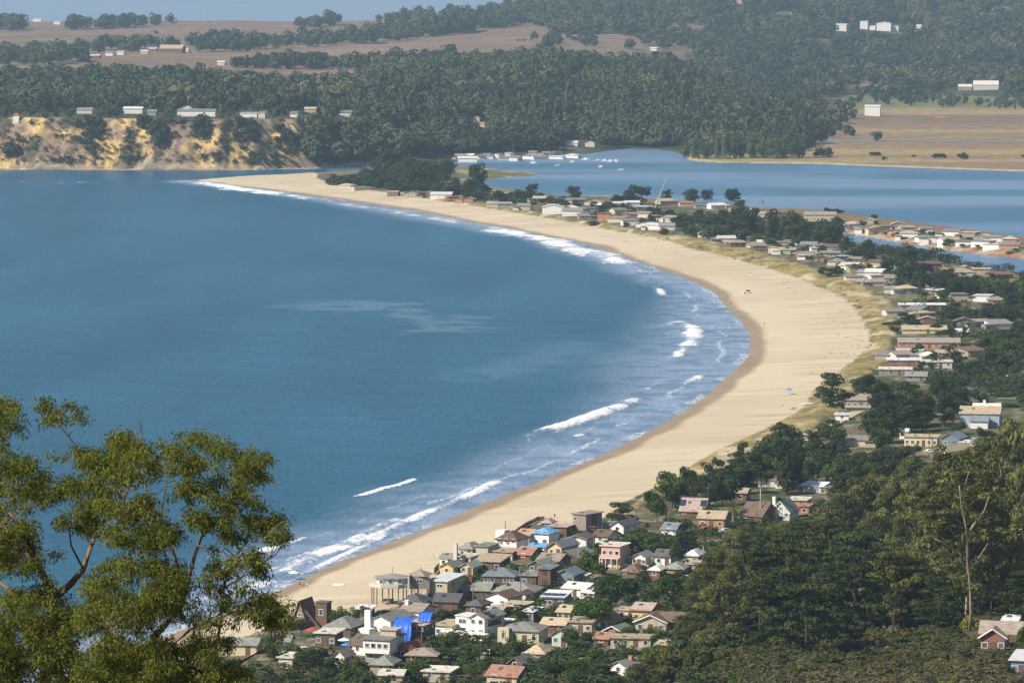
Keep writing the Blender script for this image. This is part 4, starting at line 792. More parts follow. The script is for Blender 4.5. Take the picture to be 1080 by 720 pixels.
# rows of small houses along the spit, each placed on its traced line
ORD = 'first second third fourth fifth sixth seventh eighth ninth tenth eleventh twelfth thirteenth fourteenth fifteenth sixteenth seventeenth eighteenth nineteenth twentieth'.split()
def nth(i): return ORD[i] if i < 20 else 'twenty-'+ORD[i-20]
CW = {'pale': 'pale', 'taupe': 'taupe', 'bluegrey': 'blue grey'}
def row(pts, step, rname, group, pal, seed, wr=(14, 20), skip=.08, jit=2.0, dy=10):
    r_ = random.Random(seed); P = []; L = 0
    for (u0, v0), (u1, v1) in zip(pts, pts[1:]):
        n = max(1, int(math.hypot(u1-u0, (v1-v0))/step)); P += [(u0+(u1-u0)*k/n, v0+(v1-v0)*k/n) for k in range(n)]
    P = [q for q in P if r_.random() > skip]
    for i, (u, v) in enumerate(P):
        wl_, rf = r_.choice(pal); kd = r_.choice(['gx', 'gx', 'hip', 'gy', 'flat', 'flat', 'shed'])
        p = hit(u, v); s = ppm(p); wm = r_.uniform(*wr)*.74
        hs = H(u+r_.uniform(-jit, jit)*1.5, v+r_.uniform(-1.2, 1.2), wm*s, f"{CW.get(wl_, wl_)} {dict(gx='gable', gy='gable', hip='hip-roofed', flat='flat-roofed', shed='slant-roofed')[kd]} house, {nth(i)} from left in the {rname}", None if r_.random() < .6 else f"{nth(i)} {rname} house", wl_, rf, kd,
          r_.uniform(1.2, 2.0), 1, r_.uniform(8, dy), r_.uniform(-25, 34), h=r_.uniform(2.1, 3.5), wins=r_.choice([3, 4, 5]), detail=False, group=group)
        if r_.random() < .75:      # lean-to wing, porch or garage of its own wall and roof
            t_, _, _, w0, h0, d0 = hs; sx = r_.choice([-1, 1]); ww = r_.uniform(3, 6); wh = r_.uniform(1.8, 2.6); wc_, rc_ = r_.choice(pal)
            m_ = MB().box(sx*(w0/2+ww*.5-.6), r_.uniform(-d0*.4, 0)-1.5, wh/2-1, ww, r_.uniform(4, 6), wh+2).build('wing', wallm(wc_), t_); q = m_.data.vertices; cx0 = sum(v_.co.x for v_ in q)/8; cy0 = sum(v_.co.y for v_ in q)/8
            MB().box(cx0, cy0, wh+.12, ww+.7, 6.4, .2).build('wing_roof', roofm(rc_), m_)
PAL = [('white','grey'),('pale','taupe'),('beige','tan'),('taupe','grey'),('grey','taupe'),('white','pale'),('beige','grey'),('brown','taupe'),('cream','grey'),('white','white'),('taupe','pale'),('tan','brown')]
row([(362,199),(398,204.5)], 13, 'spit tip row', 'beach houses on the spit tip', [('beige','tan'),('pale','taupe'),('taupe','grey'),('cream','pinkish')], 1, (13, 18), 0)
row([(412,206.5),(452,210)], 14, 'dark spit row', 'brown beach houses on the spit', [('brown','taupe'),('dark','grey'),('taupe','brown')], 2, (11, 14), 0)
H(465, 209.5, 22, 'bright white house with a slanting roof, left of the orange row on the spit', 'bright white spit house', 'white', 'white', 'shed', 1.8, 1, 10, 4, h=3.0, wins=4, detail=False)
row([(478,212),(512,214)], 12, 'orange row on the spit', 'orange houses on the spit', [('orange','orange'),('red','rust'),('orange','rust')], 3, (10, 12), 0)
row([(520,217.5),(565,223.5)], 14, 'mid spit row', 'beach houses in mid spit', PAL, 4, (11, 15), 0)
H(583, 226, 22, 'bright white two storey house in the dune row of the spit', 'white dune row house', 'white', 'white', 'gy', 2, 2, 9, 4, h=5.0, wins=4, detail=False)
H(603, 228, 20, 'white house with a sloping roof right of the bright two storey one', 'white sloping dune house', 'white', 'taupe', 'shed', 2.2, 1, 9, 6, h=3.6, wins=4, detail=False)
H(637, 233.5, 14, 'orange red box house with a pole in the dune row', 'orange red box house', 'orange', 'red', 'flat', 0, 2, 8, 2, h=5.4, wins=2, detail=False)
row([(615,231),(628,233)], 12, 'orange box row', 'beach houses in mid spit', [('taupe','grey')], 5, (9, 11), 0)
row([(650,236),(717,246)], 13, 'box house row', 'white dune row houses', [('white','grey'),('white','white'),('pale','grey'),('beige','taupe')], 6, (12, 15), 0)
H(744, 250.5, 16, 'white gable house with a steep front at the dune bushes', 'steep white dune house', 'white', 'white', 'gy', 2.2, 1, 9, 6, h=2.6, wins=3, detail=False)
row([(757,255),(832,268),(905,288),(948,302)], 12, 'front dune row', 'front row beach houses', PAL, 7, (12, 17), .03)
row([(795,257),(850,268),(905,279),(950,291)], 14, 'second dune row', 'second row beach houses', PAL, 8, (13, 18), .1)
row([(860,262),(910,273),(960,285)], 16, 'third dune row', 'third row beach houses', PAL, 9, (12, 16), .1)
row([(905,297),(940,308),(998,314)], 15, 'lawn row', 'beach houses above the lawn', [('white','grey'),('beige','tan'),('pale','taupe'),('taupe','grey'),('brown','white')], 10, (11, 15), 0)
row([(915,293),(960,301),(1000,306)], 13, 'inner lawn row', 'inner houses above the lawn', PAL, 21, (11, 16), 0)
row([(835,259),(885,268),(925,276)], 14, 'shaded dune row', 'shaded houses under the spit trees', PAL, 22, (10, 14), 0)
row([(945,334),(1000,337)], 15, 'short dune row', 'small dune houses by the bush', PAL, 23, (10, 14), 0)
row([(935,380),(1000,383)], 14, 'shack row', 'small shacks below the long orange house', PAL, 24, (9, 12), 0)
row([(572,213),(640,218),(700,221)], 13, 'back spit row', 'back row houses on the narrow spit', PAL, 11, (12, 16), .1)
row([(585,221),(640,225),(720,235)], 13, 'middle spit row', 'middle row houses on the narrow spit', PAL, 12, (11, 15), .1)
row([(705,216),(740,219),(790,226),(850,238)], 13, 'lagoon side row', 'houses on the lagoon side', PAL+[('yellow','tan'),('pink','rust')], 13, (11, 15), .05)
row([(900,241),(944,249),(1004,258),(1078,266)], 13, 'far bank row', 'waterfront houses across the channel', [('white','tan'),('cream','taupe'),('white','grey'),('orange','taupe'),('beige','tan'),('white','pale')], 14, (12, 17), 0)
row([(915,237),(960,244),(1020,252),(1076,259)], 14, 'upper channel row', 'upper houses across the channel', [('beige','taupe'),('cream','grey'),('taupe','tan'),('white','grey')], 15, (11, 14), .1)
row([(985,284),(1012,288),(1058,293),(1080,297)], 18, 'near bank row', 'houses on the near channel bank', [('tan','tan'),('beige','taupe'),('white','grey'),('red','brown')], 16, (12, 16), 0)
H(1018, 292, 22, 'house with a wide taupe roof on the near bank of the channel', None, 'beige', 'taupe', 'hip', 2, 1, 11, 4, h=2.6, wins=4, detail=False)
row([(1012,318),(1076,322)], 18, 'first eastern row', 'houses at the right edge', PAL, 41, (11, 15), 0)
row([(1034,344),(1078,350)], 17, 'second eastern row', 'houses at the right edge', PAL, 42, (11, 15), 0)
row([(1030,376),(1056,372)], 16, 'roadside row', 'houses at the right edge', PAL, 43, (10, 14), 0)
row([(812,514),(860,520),(900,508)], 26, 'woodland row', 'roofs half hidden in the town woods', PAL, 44, (9, 12), 0)
row([(858,466),(905,472),(935,462)], 24, 'upper woodland row', 'roofs half hidden in the town woods', PAL, 45, (9, 12), 0)
# village across the water
row([(488,168.6),(545,169.2),(612,165.5)], 12, 'far village waterfront', 'waterfront houses of the far village', [('white','grey'),('white','white'),('pale','grey'),('grey','taupe'),('white','grey'),('red','grey')], 17, (11, 16), 0)
row([(497,166.2),(550,166),(600,163)], 11, 'rear far village row', 'rear houses of the far village', [('white','grey'),('cream','taupe'),('grey','taupe'),('white','pale')], 27, (8, 12), .1)
H(493, 171, 20, 'white building on pilings at the left end of the far waterfront', 'white building on pilings', 'white', 'white', 'gx', 2, 1, 9, 2, h=3.4, wins=3, detail=False)
H(603, 154.5, 12, 'white house with a pale roof on the slope above the far waterfront', None, 'white', 'pale', 'gx', 2, 1, 9, 6, h=3.6, wins=3, detail=False)
H(622, 155, 10, 'narrow pale house at the right end above the far waterfront', None, 'pale', 'grey', 'gy', 2, 1, 8, 6, h=4.5, wins=2, detail=False)
H(501, 131, 9, 'cream house with an orange roof alone in the far woods, left half', None, 'cream', 'orange', 'gy', 2.4, 2, 9, 10, h=6, wins=2, detail=False)
H(513, 135, 14, 'orange roofed wing right beside the cream house in the far woods', None, 'cream', 'orange', 'gx', 1.8, 1, 9, 10, h=4, wins=3, detail=False)
for u, v, wpx, wl_, rf, kd, hh, lb in ((17,130,6,'white','red','hip',7,'small white tower house with a red roof on the cliff top'), (89,120,16,'pale','grey','gx',3.5,'pale grey cottage on the cliff top, left of the white ones'),
    (140,120,20,'white','white','gx',4.5,'white house with two gables near the cliff top'), (207,123,40,'white','grey','gx',5,'long white house with a grey roof on the cliff edge'),
    (196,121,10,'white','white','gy',6,'small white gable attached left of the long cliff edge house'), (262,124,18,'white','pale','flat',4,'flat white house right of the long cliff edge house'),
    (276,125,7,'pale','pale','flat',5,'small pale box house right of the flat white cliff house'), (327,119,12,'beige','tan','gx',3.5,'beige cottage among trees at the right end of the mesa'),
    (365,123,14,'pale','grey','gx',4,'pale grey house in the trees above the cliff end'), (391,121,10,'beige','tan','gx',4,'beige house above the wooded slope'), (366,134,10,'cream','orange','gx',4,'orange roofed cottage low on the wooded slope'),
    (310,124,8,'white','grey','gx',3.5,'tiny white cottage near the cliff edge pines'), (160,122,9,'grey','grey','gx',3.5,'tiny grey cottage between the white cliff top houses')):
    H(u, v, wpx, lb, None, wl_, rf, kd, 2.0, 1, 11, 4, h=hh, wins=max(2, wpx//5), detail=False)
# mesa farms
H(180, 56, 24, 'brown barn with a yellowish tan roof on the far field', None, 'brown', 'tan', 'gx', 5, 1, 26, 8, h=6, wins=0, detail=False, name='barn', cat='barn')
for i, (u, v, wpx, wl_, rf, lb) in enumerate(((39,23,9,'white','white','white farmhouse at the top left by the far trees'),(60,26,7,'white','pale','smaller white farm building right of the top left farmhouse'),(115,59,8,'white','grey','pale trailer left of the far field barn'),
    (127,58,7,'white','tan','white shed nearer the far field barn'),(152,57,8,'pinkish' if 0 else 'pink','pale','pink shed touching the left of the far barn'),(161,54.5,8,'red','white','red shed beside the far barn'),(196,55,5,'white','white','tiny white shed right of the far barn'),
    (233,69,8,'cream','white','cream shed alone on the lower far field'),(100,62,10,'red','pale','low reddish shed left on the far field'),(549,44,9,'red','rust','small red roofed farm building on the central far field'),(689,54,7,'white','white','small white shed on the right far field'),(350,18,6,'pale','grey','tiny pale house on the far rim'))):
    H(u, v, wpx, lb, None, wl_, rf, 'gx', 1.6, 1, 9, 8, h=4, wins=0, detail=False, name='farm_building', cat='farm building')
for u, v, wpx, hh, rf, kd, lb in ((887,33,11,10,'white','shed','white hillside building, leftmost of the ridge compound'),(911,31,8,13,'white','flat','tall white box building second in the ridge compound'),(920,32,6,7,'white','flat','small white box between the two largest of the ridge compound'),
    (932,33,15,13,'white','gy','largest white building of the ridge compound, with a gable'),(944,33,7,8,'white','flat','low white wing at the right of the ridge compound'),(969,30,5,4,'white','gx','tiny white shed apart to the right of the ridge compound'),(779,4,8,10,'pale','gx','pinkish pale house near the top of the wooded ridge'),
    (920,122.5,16,11,'white','gx','white two storey farmhouse alone beside the tan marsh')):
    H(u, v, wpx, lb, None, 'white' if 'pinkish' not in lb else 'pink', rf, kd, 2, 1, 16, 8, h=hh, wins=max(1, wpx//5), detail=False)
H(1018, 95.5, 14, 'pale grey metal shed at the left of the long barn roof', None, 'grey', 'pale', 'gx', 3, 1, 20, 4, h=5, wins=0, detail=False, name='metal_shed', cat='shed')
H(1040, 95, 26, 'long pale greenhouse barn at the right above the marsh', None, 'pale', 'pale', 'gx', 5, 1, 24, 4, h=7, wins=0, detail=False, name='barn', cat='barn')

# ---------------------------------------------------------------- roads, fences, poles, vehicles, boats, people
ASPH = solid('asphalt', (.13, .125, .12), .9, .2, .8, .1)
def strip(name, pts, wd, m, z=.15, kind='structure', n=12):
    P = [hit(u, v) for u, v in pts]; Q = []
    for a_, b_ in zip(P, P[1:]): Q += [Vector(a_).lerp(Vector(b_), k/n) for k in range(n)]
    Q.append(Vector(P[-1])); vs = []
    for i, q in enumerate(Q):
        d_ = (Q[min(i+1, len(Q)-1)]-Q[max(0, i-1)]); nn = Vector((-d_.y, d_.x, 0)).normalized()
        for sgn in (-1, 1):
            r2 = q+nn*wd/2*sgn; vs.append((r2.x, r2.y, float(zat(r2.x, r2.y))+z))
    b = MB(); b.add(vs, [(2*i, 2*i+1, 2*i+3, 2*i+2) for i in range(len(Q)-1)])
    return tag(b.build(name, m), kind=kind)
strip('road', [(1020,412),(1042,403),(1058,392),(1072,380),(1090,366)], 11, ASPH, .35)
strip('sandy_track', [(760,484),(800,476),(850,462),(905,434)], 5, MATS['sand'] if 0 else solid('track_sand', (.45,.36,.25), .9, .1), .3)
strip('street', [(470,690),(520,640),(560,612),(612,580)], 4.5, ASPH, .2); strip('street', [(640,700),(655,650),(668,610),(690,570)], 4.5, ASPH, .2)
lawn = solid('lawn_green', (.14, .17, .05), .9, .2, .5)
P = [hit(u, v) for u, v in ((945,318),(962,312.5),(985,313),(978,318.5))]; tag(MB().add([(a_, b_, c_+.4) for a_, b_, c_ in P], [(0, 1, 2, 3)]).build('lawn', lawn), kind='structure')
CREEK = solid('creek_water', (.20, .24, .28), .3, .1, .05)
for pts, wd in (([(905,148.5),(960,148),(1020,149.5),(1100,150)], 26), ([(1035,181.5),(1080,180.5)], 8)):
    pass
strip('creek', [(855,150.5),(905,148.5),(960,148),(1020,149.5),(1100,150)], 22, CREEK, .3)
strip('salt_pan', [(984,123.8),(1000,124)], 22, solid('orange_soil', (.50, .24, .07), .9, .2, .02), .3)

def wooden_pole(u, vb, vt, lb, cross=True, trans=False, m=None):
    p = hit(u, vb); s = ppm(p); hh = (vb-vt)/s; t = empty('utility_pole', p, R(rnd.uniform(-30, 30))); tag(t, lb, 'utility pole', 'utility poles in the town')
    MB().tube([(0,0,-1),(0,0,hh)], [.17,.12], 8).build('pole', m or POLEM, t)
    if cross:
        c = MB().box(0, -.14, hh-.6, 2.4, .12, .14).box(0, -.14, hh-1.4, 1.8, .1, .12).build('crossarm', POLEM, t)
        im = cache('ins', lambda: MB().tube([(0, 0, 0), (0, 0, .22)], [.05, .04], 6).mesh('insulator', METALM)); [part('insulator', im, c, (x, -.14, hh-.53)) for x in (-1.1, -.5, .5, 1.1)]
    if trans: MB().tube([(0, -.38, hh-2.6), (0, -.38, hh-1.6)], [.24, .24], 10).build('transformer', METALM, t)
for a_ in ((499,647,615,'tall weathered pole beside the dark cabin',True,False),(549,632,592,'grey pole in front of the sprawling grey roof',True,True),(581,606,582,'short grey pole by the low tan house',True,False),(540,583,562,'thin pole before the white house with red windows',True,False),
    (670,558,534,'pole standing behind the long hedge',True,True),(647,581,564,'thin pole left behind the pink house',True,False),(626,583,553,'pale pole right of the brown tower house',True,False),(705,557,528,'tall pole left of the solar arrays',True,False),(627,693,662,'light grey pole right of the parked blue car',True,False),
    (651,661,634,'pole between the domed tree and the yellow house',True,True),(712,688,667,'bare pale pole among the shrubs right of the long beige building',False,False),(655,698,683,'bare short pole above the bottom white cottage',False,False),(369,702,664,'dark brown pole left of the white two storey block',True,False),
    (980,471,451,'pole with a lamp behind the cream row',True,False),(963,485,473,'bare pole below the cream row',False,False),(506,700,684,'pole with a pale transformer in the bushes below the modern house',True,True),(986,488,478,'short bare pole before the white gable barn',False,False),(897,470,455,'pale pole among the dark trees on the right',False,False),(533,562,549,'bare thin flag pole on the beach',False,False),
    (438,672,648,'pole in front of the house under repair',True,False)): wooden_pole(*a_)
def fence(pts, hh, lb, m, n=5, solid_=True):
    P = [Vector(hit(u, v)) for u, v in pts]; o = P[0]; t = empty('fence', o); tag(t, lb, 'fence'); L = []
    for a_, b_ in zip(P, P[1:]):
        k = max(1, int((b_-a_).length/2.4)); L += [a_.lerp(b_, i/k) for i in range(k)]
    L.append(P[-1]); L = [Vector((q.x, q.y, float(zat(q.x, q.y)))) for q in L]; pm = MB().box(0, 0, hh/2-.2, .14, .14, hh+.5).mesh('post', WOODM)
    b = MB()
    for a_, b_ in zip(L, L[1:]):
        d_ = (b_-a_); c = (a_+b_)/2-o; b.box(c.x, c.y, c.z+hh*.52, d_.xy.length-.05, .06, hh*.86 if solid_ else .12, math.atan2(d_.y, d_.x))
        if not solid_: b.box(c.x, c.y, c.z+hh*.9, d_.xy.length-.05, .06, .12, math.atan2(d_.y, d_.x))
    b.build('boards', m, t)
    for q in L[::1][:60]: part('post', pm, t, q-o)
fence([(544,563),(558,554),(567,549.5),(574,549)], 1.6, 'dark board fence climbing the sand toward the lookout hut', WOODM)
fence([(655,558),(700,556),(738,556)], 2.0, 'long brown board fence behind the hedge, near the dune cypress', solid('fence_brown', (.17,.12,.09), .9, .2, 1))
fence([(458,606),(463,601)], 2.2, 'short dark post fence at the sand left of the yellow cottage', WOODM)
fence([(458,588),(469,589),(476,590)], 1.2, 'pale low rail fence on the sand left of the tall chimney', solid('pale_rail', (.5,.45,.36), .8, .1, 1), solid_=False)
fence([(448,674),(462,680),(478,679)], 1.5, 'pale garden fence in front of the low white garage house', MATS['pale_rail'])
fence([(636,660),(648,668)], 1.6, 'weathered garden fence right of the domed tree', WOODM)
fence([(655,590),(684,601)], 1.5, 'pale garden fence in front of the small white cottage', MATS['pale_rail'])
fence([(944,474),(978,480),(990,490)], 1.5, 'weathered yard fence below the long cream row', WOODM)
CARP = {k: solid('car_paint_'+k, c, .35, .04, 1, 0, 0, 0) for k, c in dict(white=(.75,.75,.73), blue=(.10,.16,.28), silver=(.45,.46,.47), dark=(.05,.05,.06), red=(.35,.04,.04)).items()}
RUB = solid('tyre_rubber', (.03,.03,.03), .9, .1, 1)
def car(u, v, rz, c, lb):
    p = hit(u, v); t = empty('parked_car', (p[0], p[1], p[2]+.12), R(rz)); tag(t, lb, 'car', 'cars parked in the town')
    pr = [(-2.1,.45),(-2.1,.85),(-1.2,.98),(-.6,1.42),(.9,1.45),(1.6,1.0),(2.15,.9),(2.15,.4),(-2.1,.4)]
    b = MB(); n = len(pr); vs = [(x, -.85, z) for x, z in pr]+[(x, .85, z) for x, z in pr]
    b.add(vs, [(k, (k+1) % n, n+(k+1) % n, n+k)[::-1] for k in range(n)]+[tuple(range(n)), tuple(range(n, 2*n))[::-1]]); b.build('body', CARP[c], t)
    g = MB().box(.15, 0, 1.2, 1.5, 1.74, .3).build('windows', GL, t)
    wm = cache('wheel', lambda: MB().tube([(0,-.1,0),(0,.1,0)], [.32,.32], 14).mesh('wheel', RUB)); hb = cache('hub', lambda: MB().tube([(0,-.12,0),(0,.12,0)], [.18,.18], 10).mesh('rim', METALM))
    for x in (-1.3, 1.35):
        for y in (-.82, .82): part('rim', hb, part('wheel', wm, t, (x, y, .32)))
for a_ in ((320,688,15,'white','white car parked beside the dark tree at lower left'),(618,683,30,'blue','dark blue car parked left of the light grey pole'),(505,689,10,'white','white car in the bushes left of the arched cream house'),(515,690,80,'white','small white car nearest the arched cream house'),
    (395,694,20,'silver','silver car beside the white two storey block'),(663,600,20,'dark','dark car in front of the brown hip-roofed house'),(614,700,60,'silver','silver car half hidden low in the shrubs'),(487,642,20,'red','red car beside the dark brown house'),(1066,398,50,'white','white car on the road at the right edge'),(1048,404,50,'dark','dark car on the road at the right'),(592,660,70,'silver','silver car in the gap right of the mint cottage'),(517,623,20,'white','white car behind the dark cabin beside the tall pole'),(604,645,30,'red','red car left of the big domed tree'),(571,610,60,'silver','silver car between the dark modern blocks'),(657,628,15,'blue','blue car in front of the big round cypress'),(722,612,20,'white','white car under the tan patio house'),(765,562,20,'silver','silver car right of the orange brown timber house'),(480,676,10,'dark','dark car in front of the low white garage house'),(980,478,15,'white','white car in the yard below the cream row'),(1010,462,15,'blue','blue car behind the blue grey gable house on the right')): car(*a_)
# truck and things on the sand
p = hit(788, 309.5); t = empty('beach_truck', p, R(15)); tag(t, 'lone white pickup truck parked on the open sand', 'truck')
MB().box(0, 0, .8, 5, 1.9, .7).build('body', CARP['white'], t); MB().box(.5, 0, 1.5, 1.8, 1.8, .75).build('cab', CARP['dark'], t); wm = MC['wheel']
for x in (-1.6, 1.6):
    for y in (-.95, .95): part('wheel', wm, t, (x, y, .32))
def umbrella(u, v, c, lb):
    p = hit(u, v); t = empty('patio_umbrella', p); tag(t, lb, 'umbrella')
    MB().tube([(0,0,-.5),(0,0,2.4)], [.05,.05], 6).build('pole', METALM, t)
    b = MB(); n = 8; vs = [(0, 0, 2.75)]+[(1.7*math.cos(2*math.pi*k/n), 1.7*math.sin(2*math.pi*k/n), 2.1) for k in range(n)]; b.add(vs, [(0, k+1, (k+1) % n+1) for k in range(n)]); b.add([(x, y, z-.06) for x, y, z in vs], [((k+1) % n+1, k+1, 0) for k in range(n)]); b.build('canopy', c, t)
UR = solid('red_canvas', (.6,.06,.08), .8, .1, 1); UW = solid('white_canvas', (.8,.8,.78), .8, .05, 1); UB = solid('blue_canvas', (.05,.25,.7), .7, .1, 1)
umbrella(328, 672, UR, 'red patio umbrella left of the dark flat-roofed timber house'); umbrella(363, 683, UW, 'white patio umbrella right of the dark flat-roofed timber house'); umbrella(366, 688, UB, 'bright blue patio umbrella below the white one'); umbrella(832, 416, UB, 'tiny blue beach umbrella on the wide sand at right'); umbrella(310, 611, UW, 'white beach umbrella on the sand near the people')
for u, v, ln, rz, lb in ((852,426,7,25,'long white overturned rowing boat drawn up beside the dune cypress'),(358,617,3.6,5,'small white dinghy lying on the open sand')):
    p = hit(u, v); t = empty('rowing_boat', p, R(rz)); tag(t, lb, 'boat'); b = MB(); n = 9; vs = []
    for i in range(n):
        x = -1+2*i/(n-1); w2 = .75*(1-abs(x)**2.5); [vs.append((x*ln/2, w2*math.cos(a_), .05+.55*math.sin(a_)*(1-.3*abs(x)))) for a_ in [math.pi*k/6 for k in range(7)]]
    b.add(vs, [(i*7+k, (i+1)*7+k, (i+1)*7+k+1, i*7+k+1) for i in range(n-1) for k in range(6)]); b.build('hull', CARP['white'], t); MB().tube([(-ln/2, 0, .1), (0, 0, .64), (ln/2, 0, .1)], [.05]*3, 5).build('keel', WOODM, t)
for i, (u, v, ln, sail, lb) in enumerate(((589,175.5,7,0,'white motor boat floating just off the far waterfront'),(618,168.5,8,0,'white boat moored first right of the far waterfront'),(631,170,8,0,'second white boat of the moored line'),(638,170,7,0,'third white boat of the moored line'),(644,170.5,7,0,'fourth white boat of the moored line'),(650,170.5,7,0,'last white boat at the right of the moored line'),
    (634,176.5,6,0,'small white boat below the moored line'),(656,180,8,1,'white sailboat alone in the open lagoon'),(563,172.5,8,0,'pale boat against the far waterfront houses'),(604,171.5,7,1,'sailboat at the right end of the far waterfront'))):
    p = at(u, v, 0); t = empty('sailboat' if sail else 'motor_boat', p, R(rnd.uniform(-20, 20))); tag(t, lb, 'boat', 'boats moored in the lagoon'); b = MB()
    b.add([(-ln/2,-.9,.7),(-ln/2,.9,.7),(ln*.2,1.1,.8),(ln/2,0,1.1),(ln*.2,-1.1,.8),(-ln/2,-.6,-.3),(-ln/2,.6,-.3),(ln*.2,.7,-.3),(ln*.42,0,-.3),(ln*.2,-.7,-.3)], [(0,4,3,2,1),(5,6,7,8,9),(0,5,9,4),(4,9,8,3),(3,8,7,2),(2,7,6,1),(1,6,5,0)])
    b.build('hull', CARP['white'], t); MB().box(-ln*.05, 0, 1.2, ln*.4, 1.4, 1.0).build('cabin', wallm('white'), t)
    if sail: MB().tube([(ln*.05,0,.8),(ln*.05,0,9)], [.1,.06], 6).build('mast', METALM, t)
# pilings under the far waterfront and the piled pier
def person(u, v, top, bot, lb, lean=0, stride=.3, ang=0):
    p = hit(u, v); me = bpy.data.meshes.new('person')
    J = dict(pel=(0,0,.95),ch=(0,0,1.35),nk=(0,0,1.5),hd=(0,0,1.66),tp=(0,0,1.78),ls=(-.2,0,1.42),le=(-.27,.05,1.15),lh=(-.25,-.08,.92),rs=(.2,0,1.42),re=(.28,0,1.14),rh=(.27,-.12,.9),
             lk=(-.11,-stride*.5,.5),lf=(-.12,-stride*.6,.06),lt=(-.12,-stride*.6-.16,.03),rk=(.11,stride*.3,.5),rf=(.12,stride*.8,.08),rt=(.12,stride*.8-.16,.03),lp=(-.1,0,.9),rp=(.1,0,.9))
    ks = list(J); E = [('pel','ch'),('ch','nk'),('nk','hd'),('hd','tp'),('ch','ls'),('ls','le'),('le','lh'),('ch','rs'),('rs','re'),('re','rh'),('pel','lp'),('lp','lk'),('lk','lf'),('lf','lt'),('pel','rp'),('rp','rk'),('rk','rf'),('rf','rt')]
    me.from_pydata([J[k] for k in ks], [(ks.index(a_), ks.index(b_)) for a_, b_ in E], []); o = bpy.data.objects.new('person', me); link(o); o.location = p; o.rotation_euler = (0, 0, R(ang))
    md = o.modifiers.new('s', 'SKIN'); RD = dict(pel=.15,ch=.17,nk=.06,hd=.11,tp=.08,ls=.07,le=.05,lh=.045,rs=.07,re=.05,rh=.045,lk=.07,lf=.05,lt=.05,rk=.07,rf=.05,rt=.05,lp=.1,rp=.1)
    for i, k in enumerate(ks): me.skin_vertices[0].data[i].radius = (RD[k], RD[k]); me.skin_vertices[0].data[i].use_root = (k == 'pel')
    o.modifiers.new('d', 'SUBSURF').levels = 1; me.materials.append(solid('skin', (.45,.28,.2), .7, .05, 1)); tag(o, lb, 'person', 'people on the beach')
    sh = MB().tube([(0,0,.9),(0,0,1.2),(0,0,1.45)], [.19,.2,.16], 10).build('shirt', solid('cloth_'+top, {'white':(.7,.7,.7),'red':(.45,.05,.05),'blue':(.06,.12,.35),'dark':(.05,.05,.06)}[top], .9, .1, 2), o)
    MB().tube([(0,0,.98),(0,0,.7)], [.185,.2], 10).build('shorts', solid('cloth_'+bot, {'white':(.7,.7,.7),'red':(.45,.05,.05),'blue':(.06,.12,.35),'dark':(.05,.05,.06)}[bot], .9, .1, 2), o)
for i, a_ in enumerate(((316,619,'dark','dark','person in dark clothes walking at the wet sand, leftmost of three'),(320,620,'red','blue','person in a red shirt in the middle of the three at the wet sand'),(324,620,'white','dark','person in a white shirt, rightmost of the three at the wet sand'),
    (567,549.5,'dark','dark','person in dark clothes on the sand above the lookout hut'),(585,546.5,'dark','blue','person in blue shorts standing alone right above the lookout hut'),(444,604,'dark','dark','person in dark clothes near the white-roofed beach house'),
    (801,352,'white','blue','person in a white shirt by the water at the bend of the beach'),(806,343,'red','dark','person in red at the upper bend of the beach'),(618,257,'red','dark','person in red far along the narrow beach'),(622,258,'dark','dark','person in dark clothes far along the narrow beach'))):
    person(*a_, ang=rnd.uniform(0, 360))
# dark builder's crane behind the spit trees
p = hit(689, 228); t = empty('mobile_crane', p, 0); tag(t, 'slim dark crane boom leaning right behind the spit houses', 'crane')
MB().box(0,0,1.6,6,2.6,1.6).build('chassis', wallm('orange'), t); MB().box(.6,0,3.2,2.4,2.2,1.6).build('cab', wallm('yellow'), t); b = MB(); b.tube([(0,0,2.4),(9,0,26)], [.55,.3], 4); b.build('boom', METALM, t)
for x in (-2, 2):
    for y in (-1.3, 1.3): o = part('wheel', MC['wheel'], t, (x, y, .6)); o.scale = (1.9, 1.9, 1.9)
for i, (u, vb, vt) in enumerate(((140,21,9),(171,22,10),(212,22,7),(219,22,8),(287,21,4),(278,66,48),(286,60,50),(232,122,109),(274,112,101))):
    p = hit(u, vb); s = ppm(p); hh = (vb-vt)/s; t = empty('radio_mast', p); tag(t, f'thin grey radio mast on the mesa, {nth(i)} of nine', 'mast', 'radio masts on the mesa')
    MB().tube([(0,0,-1),(0,0,hh)], [.3,.18], 5).build('pole', METALM, t); MB().box(0,0,hh*.9,4,.3,.3).build('crossarm', METALM, t)

